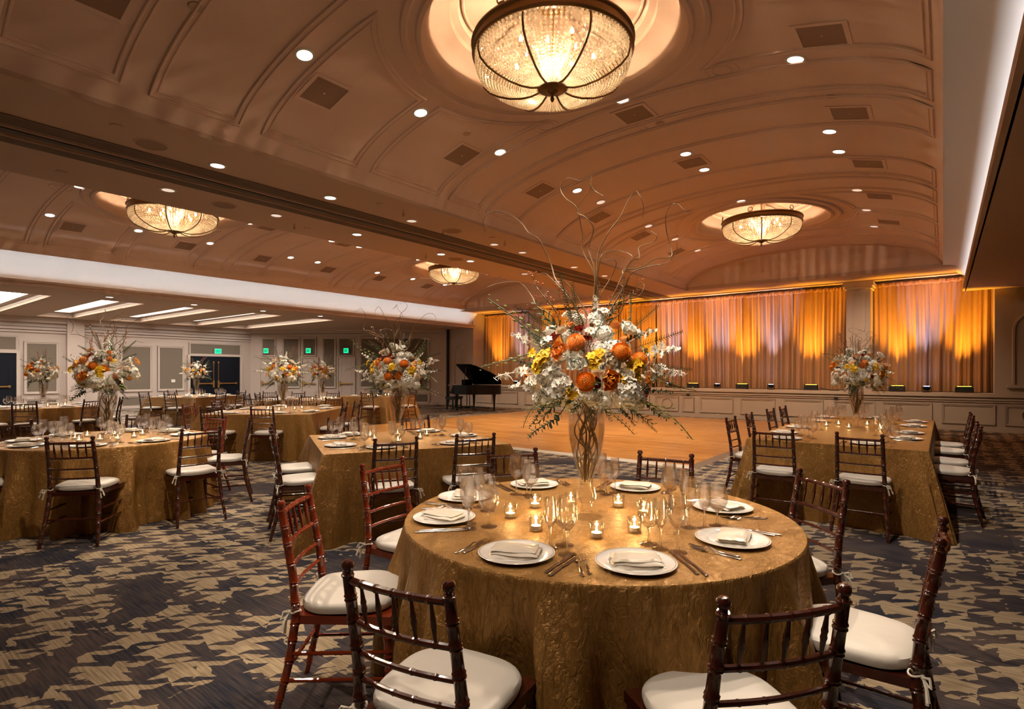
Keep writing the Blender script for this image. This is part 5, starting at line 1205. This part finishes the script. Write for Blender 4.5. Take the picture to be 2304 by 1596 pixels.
# --- table 4: left round table
T4 = (-6.9, 1.98); T4n = 'left round table'
round_cloth('round_table', .915, 11, 'left round table with gold crinkled cloth falling in folds, candles glowing', (*T4, 0))
c4 = [((-5.7, 1.37), 138, 'back to us before the left round table, bows tied at its seat', 0), ((-5.62, 2.37), 177, 'turned side on at the right of the left round table', 0), ((-6.31, 3.19), 243, 'profile view on the far right of the left round table', 0), ((-7.10, 3.17), 283, 'empty bright back behind the left round table', 1),
      ((-7.95, 2.65), 325, 'top rail only, behind the goblets of the left round table', 0), ((-8.05, 1.45), 25, 'low behind the left edge of the left round table', 0), ((-6.62, .70), 98, 'cut off by the left picture edge, seat showing', 0)]
for p, a, lb, rd in c4: chair(p[0], p[1], a, lb, 'chairs round the left table', rd)
w4 = ['near right', 'right', 'far right', 'back right', 'back left', 'far left', 'near left', 'near']
for k, a in enumerate((-28, 16, 62, 105, 148, 196, 240, 284)):
    x, y = T4[0]+.70*math.cos(math.radians(a)), T4[1]+.70*math.sin(math.radians(a)); d = Vector((T4[0]-x, T4[1]-y)).normalized(); setting(x, y, d.x, d.y, '%s place of the %s' % (w4[k], T4n), T4n, True, .3, True)
for k, a in enumerate((0, 40, 95, 150, 200, 250, 300, 330)):
    r = (.3, .27, .33, .26)[k % 4]; votive(T4[0]+r*math.cos(math.radians(a)), T4[1]+r*math.sin(math.radians(a)), 'on the %s, %s of its vase' % (T4n, ('right', 'behind right', 'behind', 'behind left', 'left', 'front left', 'front', 'front right')[k]), 'candles on the '+T4n)
o, Rm = bouquet(-6.9, 1.98, 'wide mouthed glass vase on the left round table', 'round bouquet of white, orange and yellow flowers on the left round table', FRONT+BACK, 9, -.3, sparse=.95); branches(o, Rm, 5, 9, .75)
# --- table 5: square table behind the middle one
T5n = 'second row square table'
rect_table(-9.62, 5.48, 38, .92, 1.15, T5n, 'square gold clothed table in the second row, behind the middle square table',
    [('S', .30, 'back to us at the second row square table, fully seen', 0, 'right place at the near edge'), ('S', -.50, 'back to us at the second row square table, behind a red one', 0, 'left place at the near edge'),
     ('E', -.55, 'side on at the right of the second row square table, nearer', 0, 'nearer place at the right side'), ('E', .25, 'side on at the right of the second row square table, farther', 0, 'farther place at the right side'),
     ('W', -.75, 'glossy red, at the left corner of the second row square table', 1, 'nearer place at the left side'), ('W', .15, 'at the left of the second row square table, behind a red one', 0, 'farther place at the left side'),
     ('N', -.45, 'beyond the second row square table, left of its vase', 0, 'left place at the far edge'), ('N', .45, 'beyond the second row square table, right of its vase', 0, 'right place at the far edge')], 13, far=True)
o, Rm = bouquet(-9.62, 5.48, 'glass vase on the second row square table', 'loose orange and white bouquet on the second row square table', FRONT+BACK, 15, .35, sparse=.9); branches(o, Rm, 7, 5, .45)
# --- table 6: far left round table
T6 = (-14.5, 3.05); T6n = 'far left round table'
round_cloth('round_table', .915, 17, 'distant round table at the far left under a gold cloth', (*T6, 0))
for p, a, lb in (((-13.15, 2.5), 158, 'back to us, left one at the far left round table'), ((-13.45, 3.6), 207, 'back to us, right one at the far left round table'), ((-13.95, 4.25), 245, 'behind the big vase, facing the far left round table'), ((-13.7, 1.95), 125, 'nearest one at the far left round table')): chair(p[0], p[1], a, lb, 'chairs round the far left table')
for k, a in enumerate((-25, 20, 65, 110, 155, 200, 245, 290)):
    x, y = T6[0]+.70*math.cos(math.radians(a)), T6[1]+.70*math.sin(math.radians(a)); d = Vector((T6[0]-x, T6[1]-y)).normalized(); setting(x, y, d.x, d.y, '%s place of the %s' % (w4[k], T6n), T6n, False, .3, False, None, False)
for k, a in enumerate((330, 0, 30, 80, 290)): votive(T6[0]+.35*math.cos(math.radians(a)), T6[1]+.35*math.sin(math.radians(a)), 'on the %s, %s' % (T6n, ('third from left', 'fourth from left', 'rightmost', 'behind the vase', 'leftmost')[k]), 'candles on the '+T6n)
o, Rm = bouquet(-14.5, 3.05, 'glass vase on the far left round table', 'small looking bouquet on the far left round table before a wall panel', FRONT+BACK, 21, -.45, sparse=.85); branches(o, Rm, 9, 4, .4)
# --- table 7: in front of the navy doors
T7n = 'table by the dark doors'
rect_table(-17.18, 7.1, 25, .85, .95, T7n, 'square gold clothed table standing before the dark double doors',
    [('S', -.45, 'left of two with backs to us at the table by the dark doors', 0, 'left place at the near edge'), ('S', .38, 'right of two with backs to us at the table by the dark doors', 0, 'right place at the near edge'),
     ('E', -.45, 'nearer one at the right side of the table by the dark doors', 0, 'nearer place at the right side'), ('E', .35, 'farther one at the right side of the table by the dark doors', 0, 'farther place at the right side'),
     ('N', -.3, None, 0, 'left place at the far edge'), ('N', .4, None, 0, 'right place at the far edge'), ('W', .4, 'at the left side of the table by the dark doors', 0, 'place at the left side')], 19, far=True, cut=False)
o, Rm = bouquet(-17.18, 7.1, 'glass vase on the table by the dark doors', 'bright bouquet seen against the dark double doors', FRONT+BACK, 23, .2, sparse=.8); branches(o, Rm, 11, 3, .35)
# --- table 9 and 8: back row
T9n = 'back row table'
rect_table(-13.0, 7.9, 40, .86, .72, T9n, 'gold clothed table in the back row before the white exit doors',
    [('S', .55, 'back to us at the right corner of the back row table', 0, 'right place at the near edge'), ('S', -.35, 'back to us at the back row table, left of the big vase', 0, 'left place at the near edge'),
     ('W', -.30, 'nearer one at the left side of the back row table', 0, 'nearer place at the left side'), ('W', .34, 'farther one at the left side of the back row table', 0, 'farther place at the left side'),
     ('N', -.45, 'beyond the back row table, under the middle exit door', 0, 'left place at the far edge'), ('N', .50, 'beyond the back row table, near the wide wall panel', 0, 'right place at the far edge'), ('E', .2, None, 0, 'place at the right side')], 23, far=True, cut=False, vase=(-12.62, 8.28))
o, Rm = bouquet(-12.62, 8.28, 'slender glass vase on the back row table', 'small orange and white bouquet on the back row table', FRONT+BACK, 25, -.25, sparse=.8); branches(o, Rm, 13, 3, .35)
T8n = 'table before the wide panel'
rect_table(-13.3, 10.5, 20, .86, .75, T8n, 'gold clothed table before the wide grey wall panel, behind the middle vase',
    [('S', -.35, None, 0, 'left place at the near edge'), ('S', .42, 'back to us at the table before the wide panel, left of the vase', 0, 'right place at the near edge'), ('E', .0, 'at the right end of the table before the wide panel, behind the vase', 0, 'place at the right end'),
     ('N', .3, None, 0, 'place at the far edge')], 29, far=True, cut=False, vase=(-13.2, 10.5))
for p, a, lb in (((-15.1, 8.2), 320, 'alone, third from the dark doors in the back row'), ((-11.9, 6.05), 130, 'between the second row square and back row tables')): chair(p[0], p[1], a, lb, 'chairs in the back row')

# ============================================================ GRAND PIANO
ang = YAW-math.radians(35)      # tail direction: to the right and toward the hall
pr_ = empty('grand_piano', (-13.90, 15.78, 0), ang); pr_.scale = (.88, .88, 1); tag(pr_, 'black grand piano with its lid propped open beside the stage', 'piano')
# local x: keyboard (0) to tail (1.6); local y: treble side is -y
out = [(-.85, -.72), (-.25, -.72), (.0, -.70), (.18, -.60), (.34, -.42), (.50, -.28), (.66, -.16), (.80, .05), (.86, .30), (.84, .50), (.74, .64), (.58, .70), (-.85, .72)]
def smooth2(P, k=4): return [(p.x, p.y) for p in smooth_path([(a, b_, 0) for a, b_ in P], k)]
outl = [(-.85, -.72)]+smooth2(out[1:-1], 4)+[(-.85, .72)]
mk('case', MB().poly(outl, .34, .62).mesh('case', 'black_gloss', False), pr_)
mk('key_bed', MB().box((-.92, 0, .69), (.26, 1.44, .09)).box((-.80, .70, .76), (.20, .04, .16)).box((-.80, -.70, .76), (.20, .04, .16)).mesh('key_bed', 'black_gloss', False), pr_)
mk('keyboard', MB().box((-.95, 0, .745), (.15, 1.22, .02)).mesh('keyboard', 'ivory', False), pr_)
bk = MB()
for i in range(36):
    if i % 5 != 3: bk.box((-.92, -.60+i*.034, .762), (.09, .012, .014))
mk('black_keys', bk.mesh('black_keys', 'black_matte', False), pr_)
mk('music_desk', MB().box((-.62, 0, 1.06), (.03, .7, .22), None).mesh('music_desk', 'black_gloss', False), pr_)
lid = MB().poly([(a, b_-.72) for a, b_ in outl], .022, 0); lo_ = mk('lid', lid.mesh('lid', 'black_gloss', False), pr_, (0, .72, .965), rot=(-math.radians(33), 0, 0))
mk('prop_stick', MB().tube([(-.30, -.60, .96), (-.30, -.46, 1.62)], .012, 6).mesh('prop_stick', 'black_matte'), pr_)
for x, y in ((-.70, -.58), (-.70, .58), (.60, .35)):
    L_ = mk('leg', MB().lathe([(.085, .66), (.075, .60), (.06, .50), (.045, .30), (.035, .12), (.045, .09)], 8, (x, y, 0)).mesh('leg', 'black_gloss', False), pr_)
    mk('caster', MB().tube([(x-.025, y, .045), (x+.025, y, .045)], .045, 10).mesh('caster', 'black_matte'), L_)
mk('pedal_lyre', MB().tube([(-.55, -.09, .66), (-.55, -.09, .14)], .018, 6).tube([(-.55, .09, .66), (-.55, .09, .14)], .018, 6).box((-.58, 0, .10), (.14, .26, .06)).mesh('pedal_lyre', 'black_gloss'), pr_)
for y in (-.06, 0, .06): mk('pedal', MB().box((-.70, y, .08), (.12, .025, .012)).mesh('pedal', 'brass', False), pr_)
mk('dolly', MB().box((-.05, 0, .12), (1.35, .05, .04)).box((-.70, 0, .12), (.05, 1.2, .04)).mesh('dolly', 'black_matte', False), pr_)
bp_ = Vector((-13.90, 15.78, 0))+Matrix.Rotation(ang, 3, 'Z') @ Vector((-1.30, .12, 0)); bn = empty('piano_bench', bp_, ang+.15); tag(bn, 'low black padded bench standing at the piano keyboard', 'bench')
mk('seat', MB().box((0, 0, .46), (.36, .72, .08)).box((0, 0, .41), (.32, .68, .05)).mesh('seat', 'black_matte', False), bn)
for x in (-.13, .13):
    for y in (-.30, .30): mk('leg', MB().box((x, y, .20), (.045, .045, .40)).mesh('leg', 'black_gloss', False), bn)
mk('stretcher', MB().box((0, .30, .14), (.26, .03, .03)).box((0, -.30, .14), (.26, .03, .03)).mesh('stretcher', 'black_gloss', False), bn)
mk('wall_socket', MB().box((0, 0, 0), (.10, .012, .07)).mesh('ws', 'ivory', False), st, (-5.6, YS-.02, .10))
# ============================================================ PIN SPOTS AND ADDED FILL LIGHTS
for (tx, ty), (lx, ly, lz), e in (((-1.34, 2.4), (-1.22, 4.66, 4.58), 1.0), ((-1.34, 2.4), (-1.2, 6.1, 4.6), .9), ((-.86, 8.0), (-3.1, 9.1, 4.75), 1.0), ((-4.45, 3.8), (-6.91, 4.66, 3.9), 1.0), ((-4.45, 3.8), (-5.04, 6.2, 4.58), 1.1), ((-6.9, 1.98), (-8.3, 3.4, 3.9), 1.2), ((-6.9, 1.98), (-6.91, 3.1, 3.9), .6), ((-9.62, 5.5), (-8.4, 6.2, 3.9), .9), ((-9.62, 5.5), (-12.3, 6.2, 4.7), .9), ((-14.5, 3.05), (-14.0, 3.3, 4.5), .8), ((-17.18, 7.1), (-16.6, 6.8, 3.3), .5), ((-13.0, 7.9), (-14.0, 8.3, 4.5), .8), ((-13.3, 10.4), (-12.3, 8.4, 4.7), .6), ((-1.9, 1.9), (-5.04, 1.5, 4.58), .9), ((-1.1, 1.4), (-1.18, -.6, 4.58), .55), ((-6.6, 1.6), (-3.11, 1.5, 4.75), 1.0), ((-4.1, 3.3), (-3.11, 1.5, 4.75), .6), ((-.9, 6.6), (-1.18, 3.1, 4.6), .8), ((-9.0, 4.8), (-6.92, 3.1, 3.9), .7)):  # those from the near end are added to brighten the cloth sides
    lamp('table_spot', 'SPOT', (lx, ly, lz), E_PIN*e, (1, .80, .60), (tx, ty, .8), .03, 42, .6)
for p_, e_, g_ in (((-3.1, .9, 4.7), 1.15, 1.65), ((-.9, .6, 4.5), .8, 1.65)): lamp('table_spot', 'SPOT', p_, E_PIN*e_, (1, .84, .66), (-1.34, 2.35, g_), .03, 24, .8)  # added to brighten the front bouquet, no fitting stands there
for x in (-13.5, -10.5, -7.5, -4.5, -1.5): lamp('stage_fill', 'SPOT', (x, 14.6, 3.9), 130, (1, .74, .5), (x, 17.8, .7), .08, 85, 1.0)  # added fill that lifts the dark stage front, without any fitting
for x, y in ((-10.3, 14.0), (-7.0, 14.0), (-4.6, 13.5), (-9.6, 10.8), (-6.8, 11.2), (-4.6, 10.6), (-11.0, 12.3)): lamp('floor_bounce_fill', 'SPOT', (x, y, 3.9), 190, (1, .76, .50), (x, y, 0), .06, 95, .8)  # added over the dance floor so its bounce brightens the ceiling
